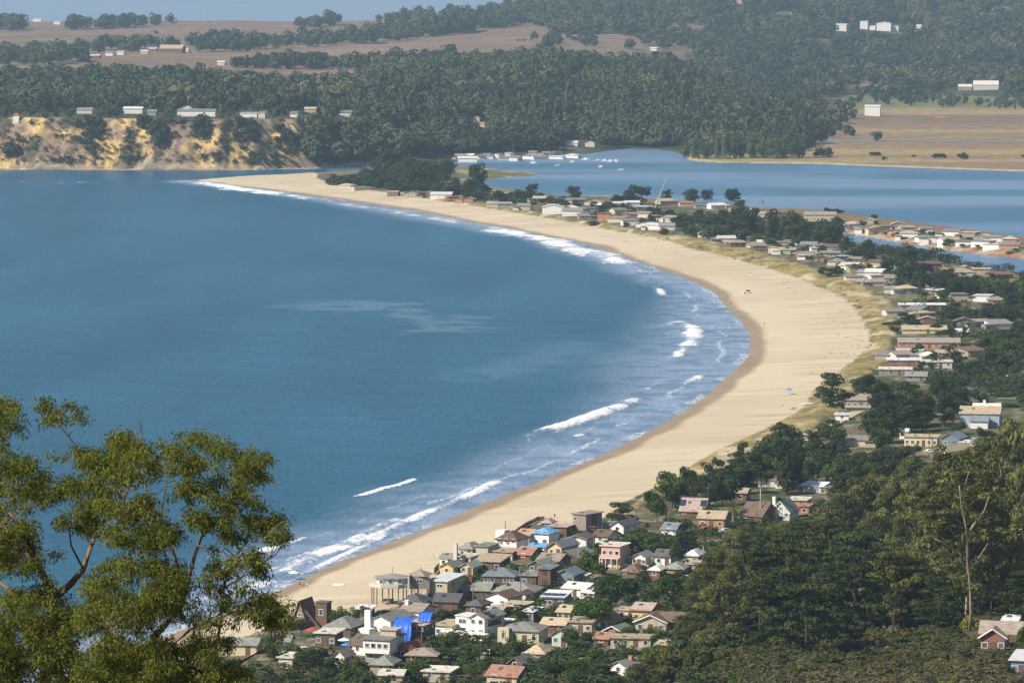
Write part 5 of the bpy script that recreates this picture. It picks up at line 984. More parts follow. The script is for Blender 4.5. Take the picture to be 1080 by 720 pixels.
# ---------------------------------------------------------------- vegetation
BARK = solid('bark', (.10, .078, .058), .9, .3, 1.5, .2, 0, .1, (1, 1, .3)); PALEB = solid('pale_bark', (.42, .35, .27), .8, .3, .8, .1, 0, .1, (1, 1, .3))
FOL = dict(
    cypress=foliage('leaf_cypress', (.014, .026, .007), (.058, .076, .016), .05), pine=foliage('leaf_pine', (.015, .026, .009), (.052, .066, .020), .05),
    broad=foliage('leaf_broad', (.022, .050, .007), (.095, .135, .020), .12), olive=foliage('leaf_olive', (.05, .06, .013), (.125, .125, .025), .12),
    euca=foliage('leaf_euca', (.036, .050, .011), (.175, .172, .045), .12), shrub=foliage('leaf_shrub', (.022, .040, .012), (.060, .080, .022), .08),
    lime=foliage('leaf_lime', (.10, .12, .015), (.24, .23, .03), .12), scrub=foliage('leaf_scrub', (.035, .052, .014), (.125, .100, .045), .05),
    dead=foliage('twig_grey', (.12, .10, .075), (.22, .18, .13), 0), palm=foliage('leaf_palm', (.05, .07, .015), (.15, .15, .04), .1),
    dome=foliage('leaf_dome', (.018, .042, .007), (.060, .110, .014), .08), far=foliage('leaf_far', (.015, .029, .012), (.088, .098, .032), .0, 0), farb=foliage('leaf_far_brown', (.06, .05, .03), (.12, .09, .055), 0, 0), willow=foliage('leaf_willow', (.05, .075, .02), (.11, .14, .04), .05))
def leaves(cs, rs, n, size, seed, jit=.55, up=.15, asp=.6, inner=.72, lobetone=.45):
    """leaf clumps as small faces spread over the lobes cs, rs, facing outward with scatter"""
    g = np.random.RandomState(seed); cs = np.asarray(cs, float); rs = np.asarray(rs, float)
    if rs.ndim == 1: rs = np.stack([rs]*3, 1)
    wgt = rs[:, 0]*rs[:, 1]+rs[:, 0]*rs[:, 2]; li = g.choice(len(cs), n, p=wgt/wgt.sum())
    d = g.normal(size=(n, 3)); d[:, 2] += up; d /= np.linalg.norm(d, axis=1)[:, None]
    rad = inner+(1.08-inner)*g.rand(n)**.6; p = cs[li]+d*rs[li]*rad[:, None]
    nn = d/rs[li]; nn /= np.linalg.norm(nn, axis=1)[:, None]; nn = nn+g.normal(size=(n, 3))*jit; nn /= np.linalg.norm(nn, axis=1)[:, None]
    a = np.cross(nn, g.normal(size=(n, 3))); a /= np.linalg.norm(a, axis=1)[:, None]+1e-9; b = np.cross(nn, a)
    s = size*(.55+.9*g.rand(n)); a = a*s[:, None]*.5; b = b*(s*asp)[:, None]*.5; sk = (g.rand(n, 1)-.5)*.9
    v = np.stack([p-a, p-b+a*sk, p+a, p+b-a*sk*.7], 1).reshape(-1, 3)
    lt = g.rand(len(cs)); tone = np.clip(lt[li]*lobetone+g.rand(n)*(1-lobetone), 0, 1)
    return v, np.arange(4*n).reshape(-1, 4), np.repeat(tone, 4)
def leafmesh(name, cs, rs, n, size, seed, m, **k):
    v, f, t = leaves(cs, rs, n, size, seed, **k); return np_mesh(name, v, f, m, {'tone': ('FLOAT', t)})
def trunk_mesh(cs, h0, r0, m, seed, nl=6, lean=.3):
    r_ = random.Random(seed); b = MB(); top = Vector((r_.uniform(-lean, lean), r_.uniform(-lean, lean), h0))
    b.tube([(0, 0, -1.2), (0, 0, 0), (top.x*.4, top.y*.4, h0*.5), top], [r0*1.5, r0*1.15, r0*.9, r0*.7], 8)
    for c in r_.sample(list(cs), min(nl, len(cs))):
        c = Vector(c); md = top.lerp(c, .5)+Vector((0, 0, -.06*(c-top).length)); st_ = Vector((top.x*.7, top.y*.7, h0*r_.uniform(.6, .98)))
        b.tube([st_, md, c], [r0*.5, r0*.33, r0*.12], 5)
    return b.mesh('trunk', m, True)
# every kind is made 10 m wide and 10 m high, several variants of each
VAR = {}
def mk(kind, n_var, fn):
    VAR[kind] = [fn(random.Random(hash_(kind)+i*101), i) for i in range(n_var)]
def hash_(s): return sum(ord(c)*(i+3) for i, c in enumerate(s))
def v_dome(r_, i):
    cs, rs = [], []
    for k in range(17):
        a = r_.uniform(0, 6.28); q = math.sqrt(r_.random())*3.7; cs.append((q*math.cos(a), q*math.sin(a), 5.0+3.1*(1-(q/4.4)**2)+r_.uniform(-.4, .4))); rs.append((r_.uniform(1.1, 1.7),)*2+(r_.uniform(.8, 1.2),))
    return leafmesh('crown', cs, rs, 3200, .55, 11+i, FOL['dome'], inner=.7), trunk_mesh(cs, 4.2, .34, BARK, i, 8)
def v_cyp(r_, i):            # wind-shaped cypress in flat tiers
    cs, rs = [], []
    for k in range(28):
        z = r_.uniform(1.5, 9.2); q = r_.uniform(.3, 4.0)*(1-.40*max(0, z-4)/5); a = r_.uniform(0, 6.28)
        cs.append((q*math.cos(a), q*math.sin(a), z)); rs.append((r_.uniform(1.1, 2.0), r_.uniform(1.1, 2.0), r_.uniform(.7, 1.1)))
    return leafmesh('crown', cs, rs, 3800, .55, 31+i, FOL['cypress'], up=.3), trunk_mesh(cs, 5, .32, BARK, i+5, 8)
def v_pine(r_, i):
    cs, rs = [], []
    for k in range(24):
        z = r_.uniform(1.8, 9.3); q = (1.0+3.1*math.sin(min(1, (10-z)/5)*1.7))*r_.uniform(.2, 1); a = r_.uniform(0, 6.28)
        cs.append((q*math.cos(a), q*math.sin(a), z)); rs.append((r_.uniform(.9, 1.6),)*2+(r_.uniform(.7, 1.1),))
    return leafmesh('crown', cs, rs, 3400, .5, 51+i, FOL['pine']), trunk_mesh(cs, 6, .3, BARK, i+9, 8)
def v_broad(fol, n=2200, low=2.2, dn=-.75):
    def f(r_, i):
        cs, rs = [], []
        for k in range(15):
            a, b_ = r_.uniform(0, 6.28), math.acos(r_.uniform(dn, 1 if dn > -.9 else .6)); q = r_.uniform(.45, 1)
            cs.append((3.2*q*math.sin(b_)*math.cos(a), 3.2*q*math.sin(b_)*math.sin(a), low+4+3.0*q*math.cos(b_))); rs.append((r_.uniform(1.2, 2.0),)*2+(r_.uniform(1.0, 1.6),))
        return leafmesh('crown', cs, rs, n, .6, 71+i, FOL[fol]), trunk_mesh(cs, 3.8, .26, BARK, i+3, 6)
    return f
def v_round(r_, i):
    cs, rs = [], []
    for k in range(24):
        z = r_.uniform(1.0, 8.5); q = 3.7*math.sqrt(max(.05, 1-((z-4.2)/5.2)**2))*r_.uniform(.35, 1); a = r_.uniform(0, 6.28)
        cs.append((q*math.cos(a), q*math.sin(a), z)); rs.append((r_.uniform(1.1, 1.8),)*2+(r_.uniform(1.0, 1.5),))
    return leafmesh('crown', cs, rs, 3400, .55, 171+i, FOL['cypress']), trunk_mesh(cs, 3, .26, BARK, i+3, 6)
def v_shrub(fol):
    def f(r_, i):
        cs, rs = [], []
        for k in range(13):
            a = r_.uniform(0, 6.28); q = math.sqrt(r_.random())*3.8; cs.append((q*math.cos(a), q*math.sin(a), 1.5+r_.uniform(0, 5.8)*(1-(q/5)**2))); rs.append((r_.uniform(1.2, 2.1),)*2+(r_.uniform(1.2, 2.1),))
        return leafmesh('foliage', cs, rs, 1800, .85, 91+i, FOL[fol]), trunk_mesh(cs, 2.0, .25, BARK, i+3, 5)
    return f
def v_euca(r_, i):           # tall gum: bare forking limbs, separate leaf clouds
    cs, rs = [], []
    for k in range(52):
        z = r_.uniform(1.6, 9.5); q = (4.6*math.sin(min(1, (10.4-z)/5.5)*1.6))*math.sqrt(r_.random()); a = r_.uniform(0, 6.28)
        cs.append((q*math.cos(a), q*math.sin(a), z)); rs.append((r_.uniform(.9, 1.6),)*2+(r_.uniform(.42, .75),))
    return leafmesh('crown', cs, rs, 11000, .34, 111+i, FOL['euca'], inner=.75, jit=.36, up=.35, asp=.6, lobetone=.6), trunk_mesh(cs, 6.2, .10, PALEB if i % 2 else BARK, i+3, 20, .8)
def v_bigcyp(r_, i):         # big dark cypress of the wood: shelves of foliage
    cs, rs = [], []
    for k in range(60):
        z = r_.uniform(.8, 9.6); q = (4.4*math.sqrt(max(.05, 1-(z-3.5)**2/44)))*r_.uniform(.35, 1); a = r_.uniform(0, 6.28)
        cs.append((q*math.cos(a), q*math.sin(a), z)); rs.append((r_.uniform(.8, 1.6), r_.uniform(.8, 1.6), r_.uniform(.16, .34)))
    return leafmesh('crown', cs, rs, 11000, .32, 131+i, FOL['cypress'], inner=.7, up=.4, jit=.4, asp=.6, lobetone=.6), trunk_mesh(cs, 7, .10, BARK, i+3, 16)
def v_dead(r_, i):
    cs = [(r_.uniform(-3.4, 3.4), r_.uniform(-3.4, 3.4), r_.uniform(3, 9.4)) for k in range(24)]
    return leafmesh('twigs', cs, [.9]*24, 1100, .5, 151+i, FOL['dead'], inner=.1, jit=1.5, asp=.16), trunk_mesh(cs, 4.5, .22, PALEB, i, 22)
for k_, n_, f_ in (('dome', 3, v_dome), ('cyp', 4, v_cyp), ('pine', 4, v_pine), ('broad', 4, v_broad('broad')), ('olive', 3, v_broad('olive', 3600)), ('shrub', 4, v_shrub('shrub')), ('bush', 4, v_shrub('broad')), ('lime', 2, v_shrub('lime')),
    ('scrub', 3, v_shrub('scrub')), ('low', 3, v_shrub('cypress')), ('round', 4, v_round), ('euca', 5, v_euca), ('bigcyp', 4, v_bigcyp), ('dead', 2, v_dead)): mk(k_, n_, f_)
KD = dict(dome=('cypress_tree', 'domed dark cypress', 'tree'), cyp=('cypress_tree', 'dark spreading cypress', 'tree'), pine=('pine_tree', 'dark green pine', 'tree'), broad=('garden_tree', 'green leafy tree', 'tree'), olive=('olive_tree', 'olive green tree', 'tree'),
          shrub=('shrub', 'grey green shrub', 'shrub'), bush=('bush', 'bright green bush', 'bush'), lime=('bush', 'yellow green bush', 'bush'), scrub=('brown_shrub', 'brownish shrub', 'shrub'), euca=('eucalyptus_tree', 'tall feathery eucalyptus', 'tree'), bigcyp=('cypress_tree', 'massive dark cypress', 'tree'), dead=('bare_tree', 'bare grey tree', 'tree'))
KD['round'] = ('cypress_tree', 'rounded dark tree', 'tree'); KD['low'] = ('cypress_clump', 'low cypress clump', 'tree'); PENDING = []
def tree(kind, u, vb, wpx, hpx, label=None, group=None, z=None):
    if vb < 320 and kind in ('cyp', 'pine', 'dome') and (kind == 'dome' or rnd.random() < .85): kind = 'round' if wpx < 1.7*hpx else 'low'
    if kind in ('cyp', 'pine') and wpx > 1.75*hpx: kind = 'low'; hpx *= 1.15
    p = hit(u, vb); s = ppm(p); cr, tr = VAR[kind][rnd.randrange(len(VAR[kind]))]; nm, ph, cat = KD[kind]
    o = empty(nm, p, rnd.uniform(0, 6.28)); wv, hv = wpx/s/9.3, hpx/s/9.6; o.scale = (wv, wv*rnd.uniform(.85, 1.15), hv)
    tag(o, label, cat, group or {'tree': 'trees among the houses', 'shrub': 'shrubs among the houses', 'bush': 'bushes among the houses'}[cat])
    part('trunk' if cat == 'tree' else 'stem', tr, o); part('crown' if cat == 'tree' else 'foliage', cr, o)
    if not label: PENDING.append((o, u, vb-hpx*.5, ph, wpx))
    return o
def clear_of(u, v, wpx, hpx):
    for a, b, ru, rv in FOOT:
        if abs(u-a) < ru*.62+wpx*.3 and v > b-rv*.4 and v-hpx < b+rv*.35: return False
    return True
def vc_(v, hpx): return v-hpx/2
T = tree
# trees traced one by one in the town
for a in (('dome',624,664,48,34),('dome',650,648,54,46),('dome',711,650,45,48),('broad',674,584,52,24),('broad',690,590,36,24),('pine',722,587,32,34),('broad',621,611,36,30),('bush',600,604,26,14),('cyp',655,557,36,26),('bush',668,556,20,11),
    ('broad',693,556,24,38),('pine',686,540,22,22),('cyp',712,536,32,26),('pine',748,535,36,34),('cyp',770,533,34,32),('pine',735,528,24,26),('bush',718,556,24,14),('bush',752,545,22,16),('broad',695,576,18,14),('bush',708,552,18,10),('pine',738,541,22,20),
    ('broad',712,597,18,26),('bush',744,600,22,18),('olive',700,724,56,40),('olive',738,722,46,38),('olive',672,728,30,28),
    ('bush',492,619,20,18),('bush',540,603,17,13),('bush',690,672,26,16),('bush',664,675,32,16),('bush',662,661,15,14),('bush',646,656,18,14),('broad',665,643,20,18),('shrub',540,606,10,8),('bush',510,604,14,6),('bush',513,617,22,6),('bush',535,628,18,8),
    ('shrub',467,657,34,18),('bush',449,651,16,16),('bush',406,649,28,7),('broad',385,654,16,16),('broad',371,661,22,20),('broad',357,660,24,20),('bush',337,649,24,14),('broad',318,672,24,20),('bush',306,664,16,14),
    ('broad',475,692,30,26),('broad',497,700,30,22),('bush',457,690,22,18),('broad',545,694,26,24),('bush',560,690,28,16),('bush',526,690,22,14),('broad',601,688,24,26),('bush',585,648,22,14),('bush',561,648,16,10),('broad',546,656,14,14),('bush',538,658,12,10),('broad',604,650,30,18),('shrub',577,655,24,14),
    ('pine',335,712,38,30),('broad',321,706,30,22),('pine',350,716,26,22),('broad',288,688,30,20),('bush',308,690,24,16),('bush',372,706,22,14),('broad',368,722,30,18),('bush',434,712,24,12),('broad',440,716,34,20),('shrub',470,709,44,16),('broad',500,716,34,20),('shrub',455,704,24,12),
    ('bush',498,680,24,8),('bush',530,672,12,6),('shrub',621,676,22,12),('bush',615,695,30,14),('shrub',640,700,26,12),('broad',632,712,22,18),('lime',619,700,14,10),('broad',608,716,30,20),('shrub',585,704,40,16),('broad',580,714,34,18),('shrub',560,716,36,16),('broad',668,699,36,16),
    ('broad',690,698,34,18),('shrub',655,692,30,10),('shrub',645,716,26,10),('broad',720,690,34,30),('shrub',703,680,28,20),('dead',696,672,20,16),('broad',740,700,34,28),('bush',690,656,12,10),('shrub',708,658,26,14),('shrub',722,652,26,14),('dead',600,686,18,20),
    ('bush',684,608,16,8),('bush',676,614,20,8),('broad',717,616,16,16),('bush',747,612,20,14),('shrub',760,595,20,16),('shrub',640,634,14,10),('bush',596,634,22,9),('bush',620,640,20,8),('shrub',486,664,16,8),('bush',470,681,40,8),('bush',436,668,10,6),('lime',630,560,12,8),('lime',500,648,22,8),('bush',498,628,14,8),
    ('broad',395,667,10,8),('broad',590,570,12,8),('bush',566,591,14,6),('shrub',612,590,12,8),('pine',630,590,14,10),('bush',640,622,26,10),('bush',690,630,20,10),('bush',735,620,16,14),('broad',730,640,20,20)): T(*a)
# filler greenery between the houses
def fill(poly, n, kinds, wr, hr, seed, group=None, avoid=True):
    r_ = random.Random(seed); P = np.array(poly, float); k = 0; tries = 0; out = []
    while k < n and tries < n*25:
        tries += 1; u = r_.uniform(P[:, 0].min(), P[:, 0].max()); v = r_.uniform(P[:, 1].min(), P[:, 1].max())
        if not inside(P, np.array([u]), np.array([v]))[0]: continue
        kd = r_.choice(kinds); w_, h_ = r_.uniform(*wr), r_.uniform(*hr)
        if kd in ('shrub', 'bush', 'scrub', 'lime'): h_ *= .6
        if avoid and not clear_of(u, v, w_, h_): continue
        if any(abs(u-a) < w_*.45 and abs(v-b) < h_*.22 for a, b in out): continue
        out.append((u, v)); T(kd, u, v, w_, h_, None, group); k += 1
fill([(300,700),(380,700),(440,690),(480,700),(600,690),(690,690),(760,700),(760,728),(230,728)], 70, ['broad','shrub','bush','broad','shrub','pine'], (16, 32), (13, 21), 3)
fill([(230,690),(330,684),(330,728),(225,728)], 12, ['broad','pine','bush','shrub'], (20, 32), (16, 24), 4)
fill([(460,600),(560,570),(640,560),(740,560),(760,600),(740,660),(620,690),(460,690)], 120, ['bush','shrub','broad','bush'], (8, 17), (8, 15), 5)
# right hand dark town woods
DK = ['cyp', 'pine', 'pine', 'cyp', 'broad']
T('cyp', 877, 428, 42, 33, 'wind-shaped cypress standing alone at the edge of the sand on the right'); T('pine', 916, 428, 34, 32); T('cyp', 907, 418, 26, 20); T('shrub', 783, 479, 12, 18, 'low dark bush alone on the dune left of the town woods')
T('pine', 830, 520, 40, 46); T('cyp', 800, 512, 40, 40); T('cyp', 860, 480, 34, 26)
fill([(785,500),(820,470),(850,462),(905,455),(960,455),(960,500),(900,520),(860,540),(780,536),(700,540),(700,528),(750,512)], 50, DK+['broad','round'], (24, 40), (22, 36), 6, 'trees in the dark town woods')
fill([(885,470),(905,440),(935,425),(1000,410),(1012,430),(1008,452),(950,458)], 26, DK+['dead','broad'], (24, 40), (22, 36), 7, 'trees in the dark town woods')
fill([(970,405),(1010,408),(1030,416),(1085,402),(1085,432),(1058,430),(1010,420)], 16, ['broad','bush','round','shrub'], (14, 24), (8, 13), 8, 'trees in the dark town woods')
fill([(1000,310),(1090,300),(1090,372),(1040,395),(1000,400),(1000,372),(1030,360),(1035,340),(1000,333)], 34, DK+['broad','broad','bush','round'], (18, 32), (11, 20), 9, 'trees on the right edge beyond the dunes')
fill([(985,455),(1000,452),(1060,460),(1085,455),(1085,470),(1050,470)], 8, ['shrub','broad','bush'], (14, 22), (10, 14), 19)
fill([(935,478),(985,480),(985,496),(930,500)], 8, ['shrub','broad','pine'], (14, 22), (12, 18), 18)
T('cyp', 1002, 340, 28, 18, 'round dark cypress beside the tan dune houses'); T('dome', 938, 347, 17, 8, 'small round dark bush alone on the dune grass'); T('cyp', 958, 343, 18, 11); T('pine', 1004, 357, 14, 12); T('pine', 1018, 358, 12, 12)
T('pine', 968, 378, 22, 12); T('cyp', 985, 384, 14, 12); T('bush', 931, 377, 8, 5, 'tiny green bush alone on the dune by the red-ended house')
fill([(970,312),(1000,312),(1010,325),(1000,330),(985,316)], 6, ['broad','bush'], (14, 22), (8, 12), 11)
# spit trees
for a in (('dome',868,289,13,8),('cyp',876,292,11,9),('cyp',884,291,14,10),('pine',913,281,24,28),('cyp',945,285,30,26),('pine',960,290,36,34),('cyp',935,292,20,18),('pine',975,304,30,26),('cyp',990,306,26,18),('pine',955,300,30,22),('cyp',968,306,24,18),('pine',950,304,16,10),
    ('cyp',903,274,28,16),('pine',892,270,20,20),('broad',897,266,16,12),('pine',915,262,14,10),('cyp',820,255,36,34),('pine',835,258,34,36),('cyp',850,260,30,30),('pine',865,262,28,30),('cyp',876,263,24,30),('broad',842,262,18,12),('broad',812,262,18,12),('lime',856,256,12,8),
    ('pine',780,246,28,30),('cyp',790,252,30,32),('pine',797,246,22,26),('broad',786,255,22,14),('cyp',772,252,22,22),('cyp',756,252,32,18),('cyp',735,249,26,13),('pine',722,246,18,12),('broad',780,223,18,13),('pine',772,212,16,14),('pine',773,212,20,12),
    ('cyp',729,213,22,14),('pine',746,211,16,12),('cyp',703,213,16,13),('dome',672,217,34,23),('cyp',652,217,20,12),('pine',663,214,14,12),('dome',604,211,19,16),('cyp',640,222,26,9),('cyp',690,229,18,11),('cyp',706,232,24,12),('cyp',720,236,28,12),('cyp',748,236,32,14),('pine',762,236,22,14),
    ('cyp',577,214,20,8),('cyp',590,216,18,7),('dome',567,210,16,8),('cyp',548,209,24,12),('pine',562,207,18,13),('cyp',530,211,22,10),('pine',504,203,22,33),('cyp',497,206,24,18),('dome',474,205,28,14),('dome',460,202,18,12),('cyp',500,209,28,10),('cyp',445,200,30,10),
    ('cyp',440,199,30,26),('pine',452,197,18,24),('pine',430,196,22,26),('cyp',415,195,26,20),('pine',422,192,16,22),('cyp',396,197,30,16),('cyp',382,196,28,15),('cyp',368,196,26,12),('cyp',354,195,20,7),('cyp',388,193,26,16),('pine',408,197,16,14),('cyp',428,201,26,10),
    ('dome',883,225,13,6),('dome',874,224,12,6),('broad',910,241,12,8),('dome',922,232,10,6),('dome',950,239,12,4),('cyp',980,242,10,4),('broad',1002,260,14,9),('broad',973,247,10,6),('bush',947,250,14,6),('pine',992,275,8,8),('pine',1045,262,10,6),
    ('pine',1000,300,24,18),('pine',1015,302,18,14),('pine',1046,300,10,12),('cyp',1030,303,20,14),('broad',1020,310,28,10),('broad',985,310,26,8),('pine',930,268,16,10),('cyp',700,248,12,8),('cyp',660,240,10,6),('shrub',625,238,14,6),('shrub',651,232,18,6)): T(*a, group='trees on the sand spit')
fill([(800,232),(880,240),(905,258),(880,262),(800,256)], 18, DK, (18, 28), (14, 24), 12, 'trees on the sand spit')
fill([(395,196),(470,196),(478,184),(440,181),(395,184)], 18, ['round','pine','round'], (16, 26), (13, 22), 36, 'trees on the sand spit', False)
fill([(430,203),(512,212),(512,206),(430,196),(350,190),(350,194)], 26, ['round','low','round','pine'], (16, 26), (9, 16), 31, 'trees on the sand spit', False)
fill([(520,214),(620,226),(720,242),(720,226),(600,212),(520,207)], 30, ['round','low','bush'], (8, 15), (5, 9), 32, 'trees on the sand spit', False)
fill([(760,252),(850,274),(950,302),(960,288),(900,268),(800,245)], 46, ['round','low','bush','broad'], (9, 16), (6, 11), 33, 'trees on the sand spit', False)
fill([(945,330),(1000,335),(1000,402),(935,402)], 22, ['round','low','bush','broad'], (9, 17), (6, 11), 34, 'trees on the sand spit', False)
fill([(890,244),(1000,262),(1080,270),(1080,256),(1000,250),(900,236)], 20, ['bush','broad'], (6, 11), (4, 6), 35, 'trees on the sand spit', False)
fill([(930,292),(1000,298),(1080,318),(1080,330),(1010,326),(945,306)], 18, DK, (18, 28), (12, 22), 13, 'trees on the sand spit')
fill([(730,228),(800,232),(800,244),(735,240)], 8, DK, (14, 22), (9, 14), 14, 'trees on the sand spit')
# the wood on the near right hillside: eucalyptus above and behind, dark cypress below
r_ = random.Random(15)
EU = [(760,692,54,80),(782,664,56,84),(942,668,60,90),(1018,656,95,168),(1062,640,80,190),(975,640,70,140),(940,610,60,100),(905,600,66,98),(868,602,56,58),(840,592,50,42),(812,588,48,34),(788,594,46,40),(1000,560,70,80),(1045,560,80,100),(1078,570,60,118),(960,560,60,76),(925,560,50,60),(892,568,48,46),(862,572,40,32),(1070,540,60,70),
      (1030,545,60,72),(985,540,50,50),(775,620,44,60),(755,640,44,60),(748,614,32,28),(768,602,34,30),(1085,640,70,150),(745,670,44,56),(728,690,34,44),(1000,650,60,110),(1045,655,60,120),(740,650,40,50),(950,600,56,90)]
for i, (u, v, w_, h_) in enumerate(EU): tree('euca', u, v, w_, h_, None, 'eucalyptus on the near wooded hill')
BC = [(800,690,80,110),(850,690,84,120),(900,672,80,110),(830,672,70,110),(875,660,70,110),(915,650,70,90),(965,665,60,80),(990,668,50,60),(1075,662,50,60),(960,640,60,90),(850,640,66,90),(810,640,60,80),(895,630,60,80)]
for i, (u, v, w_, h_) in enumerate(BC): tree('bigcyp', u, v, w_, h_, None, 'dark cypresses of the near wooded hill')
# the pale-limbed gum in the middle of the wood
p = hit(1019, 664); s = ppm(p); t = empty('eucalyptus_tree', (p[0], p[1]-6, p[2]), 0); tag(t, 'tallest gum tree with a long bare pale trunk, right side of the hillside wood', 'tree', 'eucalyptus on the near wooded hill')
def P3(u, v, dy=0): return ((u-1019)/s, dy, (664-v)/s)
b = MB(); L = [([(1019,668),(1020,640),(1018,610),(1014,585),(1013,560),(1009,540),(1004,520),(1001,500)], .34, .12), ([(1014,588),(1004,576),(990,566),(980,560)], .28, .1), ([(1013,566),(1022,548),(1032,532),(1036,515)], .34, .1), ([(1011,548),(998,538),(985,532)], .24, .08), ([(1017,600),(1028,582),(1036,566)], .24, .08), ([(1006,528),(1012,508),(1016,490)], .2, .07), ([(1013,572),(1000,556),(992,545)], .2, .07)]
for pts, r0, r1 in L: b.tube([P3(u, v, -2*i*(r0 < .6)) for i, (u, v) in enumerate(pts)], [r0+(r1-r0)*i/(len(pts)-1) for i in range(len(pts))], 8)
b.build('trunk', solid('gum_pale_bark', (.30, .25, .19), .8, .4, .6, .1, 0, 0), t, True)
cs = []; r_ = random.Random(5)
for pts, r0, r1 in L:
    for u, v in pts[2:]:
        for k in range(9): x, y, z = P3(u+r_.uniform(-26, 26), v-r_.uniform(-6, 26)); cs.append((x, y+r_.uniform(-4, 9), z))
part('crown', leafmesh('crown', cs, [(r_.uniform(1.2, 2.2),)*2+(r_.uniform(.7, 1.1),) for _ in cs], 15000, .7, 9, FOL['euca'], inner=.5, jit=.45, up=.35, asp=.5, lobetone=.6), t)
for u, v, w_, h_, k_, lb in ((1024,664,24,22,'lime','round yellow green bush glowing below the pale gum trunk'),(1080,690,22,44,'bush','tall bright green bush at the right edge beside the brown hillside house')): tree(k_, u, v, w_, h_, lb, 'bushes on the near hillside')
fill([(930,670),(1020,668),(1025,700),(1060,706),(1060,730),(900,730)], 44, ['bush','shrub','bush','lime','scrub'], (16, 28), (14, 26), 21, 'bushes on the near hillside')
fill([(770,690),(930,680),(930,728),(760,728)], 34, ['scrub','bush','shrub','bush'], (18, 34), (14, 24), 22, 'bushes on the near hillside')
# palms
def palm(u, vb, wpx, hpx, lb, nf=26, thick=.32, droop=1.0):
    p = hit(u, vb); s = ppm(p); hh = hpx/s; rr = wpx/s/2; t = empty('palm_tree', p, 0); tag(t, lb, 'palm tree'); tz = hh-rr*.75; b = MB()
    b.tube([(0,0,-1),(0,0,tz*.5),(.1,0,tz)], [thick*1.2, thick, thick*1.1], 9); b.build('trunk', PALEB, t); g = random.Random(int(u)); b = MB()
    for k in range(nf):
        a = k*2.4+g.uniform(-.2, .2); e = R(75-115*k/nf); P = []; q = Vector((.1, 0, tz)); n = 7
        for i in range(n+1):
            P.append(q.copy()); ee = e-R(62)*droop*i/n; q = q+Vector((math.cos(a)*math.cos(ee), math.sin(a)*math.cos(ee), math.sin(ee)))*rr*1.12/n
        for i in range(n):
            sd_ = Vector((-math.sin(a), math.cos(a), 0)); w1 = rr*.16*math.sin(math.pi*(i+.35)/n)+.03; w2 = rr*.16*math.sin(math.pi*min(.98, (i+1.25)/n))+.02
            for sg in (-1, 1):
                for j in range(3):
                    f0, f1 = j/3, (j+.62)/3; A0 = P[i].lerp(P[i+1], f0); A1 = P[i].lerp(P[i+1], f1); dn = Vector((0, 0, -.35*w1)); dr = (P[i+1]-P[i]).normalized()*w1*.5
                    b.add([A0, A1, A1+sd_*sg*w1+dn+dr, A0+sd_*sg*w1*.9+dn+dr], [(0,1,2,3)])
    me = b.mesh('fronds', FOL['palm']); at_ = me.attributes.new('tone', 'FLOAT', 'POINT'); at_.data.foreach_set('value', nr.rand(len(me.vertices)).astype(np.float32)); part('fronds', me, t)
palm(742, 588, 25, 34, 'date palm with a thick trunk above the white hip-roofed cottage'); palm(773, 549, 22, 22, 'squat yellow green palm beside the dark brown long roof', 30, .4)
palm(802, 549, 12, 46, 'tall thin palm rising between the dark woods and the sunburst gable house', 22, .2, .9); palm(309, 698, 11, 15, 'little palm in the garden at lower left', 16, .15); palm(804, 222, 6, 11, 'tiny lone palm against the lagoon', 14, .16)
# bushes out on the marsh
for i, (u, v, w_, h_, lb) in enumerate(((1015,167.5,13,8,'round dark bush alone on the marsh, rightmost of the marsh bushes'),(991,167,15,7,'wide dark bush on the marsh left of the round one'),(933,169,6,5,'tiny dark marsh bush just above the shore'),(923,164.5,12,6,'low green marsh bush near the willows'),(964,165.5,5,3,'smallest dark marsh bush between the pairs'),(1079,166,6,4,'dark marsh bush cut by the right edge'),
    (868,166,19,14,'round grey green bush between the willows and the marsh'))): tree('shrub', u, v, w_, h_, lb, 'bushes on the marsh')
for i in range(15): VAR.setdefault('willow', [ (leafmesh('crown', [(random.Random(k*9+j).uniform(-3,3), random.Random(k*7+j).uniform(-3,3), 1.5+j*.6) for j in range(13)], [1.9]*13, 1300, .9, 400+k, FOL['willow']), trunk_mesh([(0,0,5),(1,1,6)], 3, .2, BARK, k, 2)) for k in range(3)])
KD['willow'] = ('willow_tree', 'pale green willow', 'tree')
for i in range(15):
    u = 722+i*8.6+rnd.uniform(-2, 2); tree('willow', u, 167.2+rnd.uniform(-.8, .4), rnd.uniform(13, 17), rnd.uniform(20, 29)*(.75 if i < 5 else 1), f'pale green willow at the lagoon edge, {nth(i)} from the left of fifteen', 'willows along the lagoon shore')
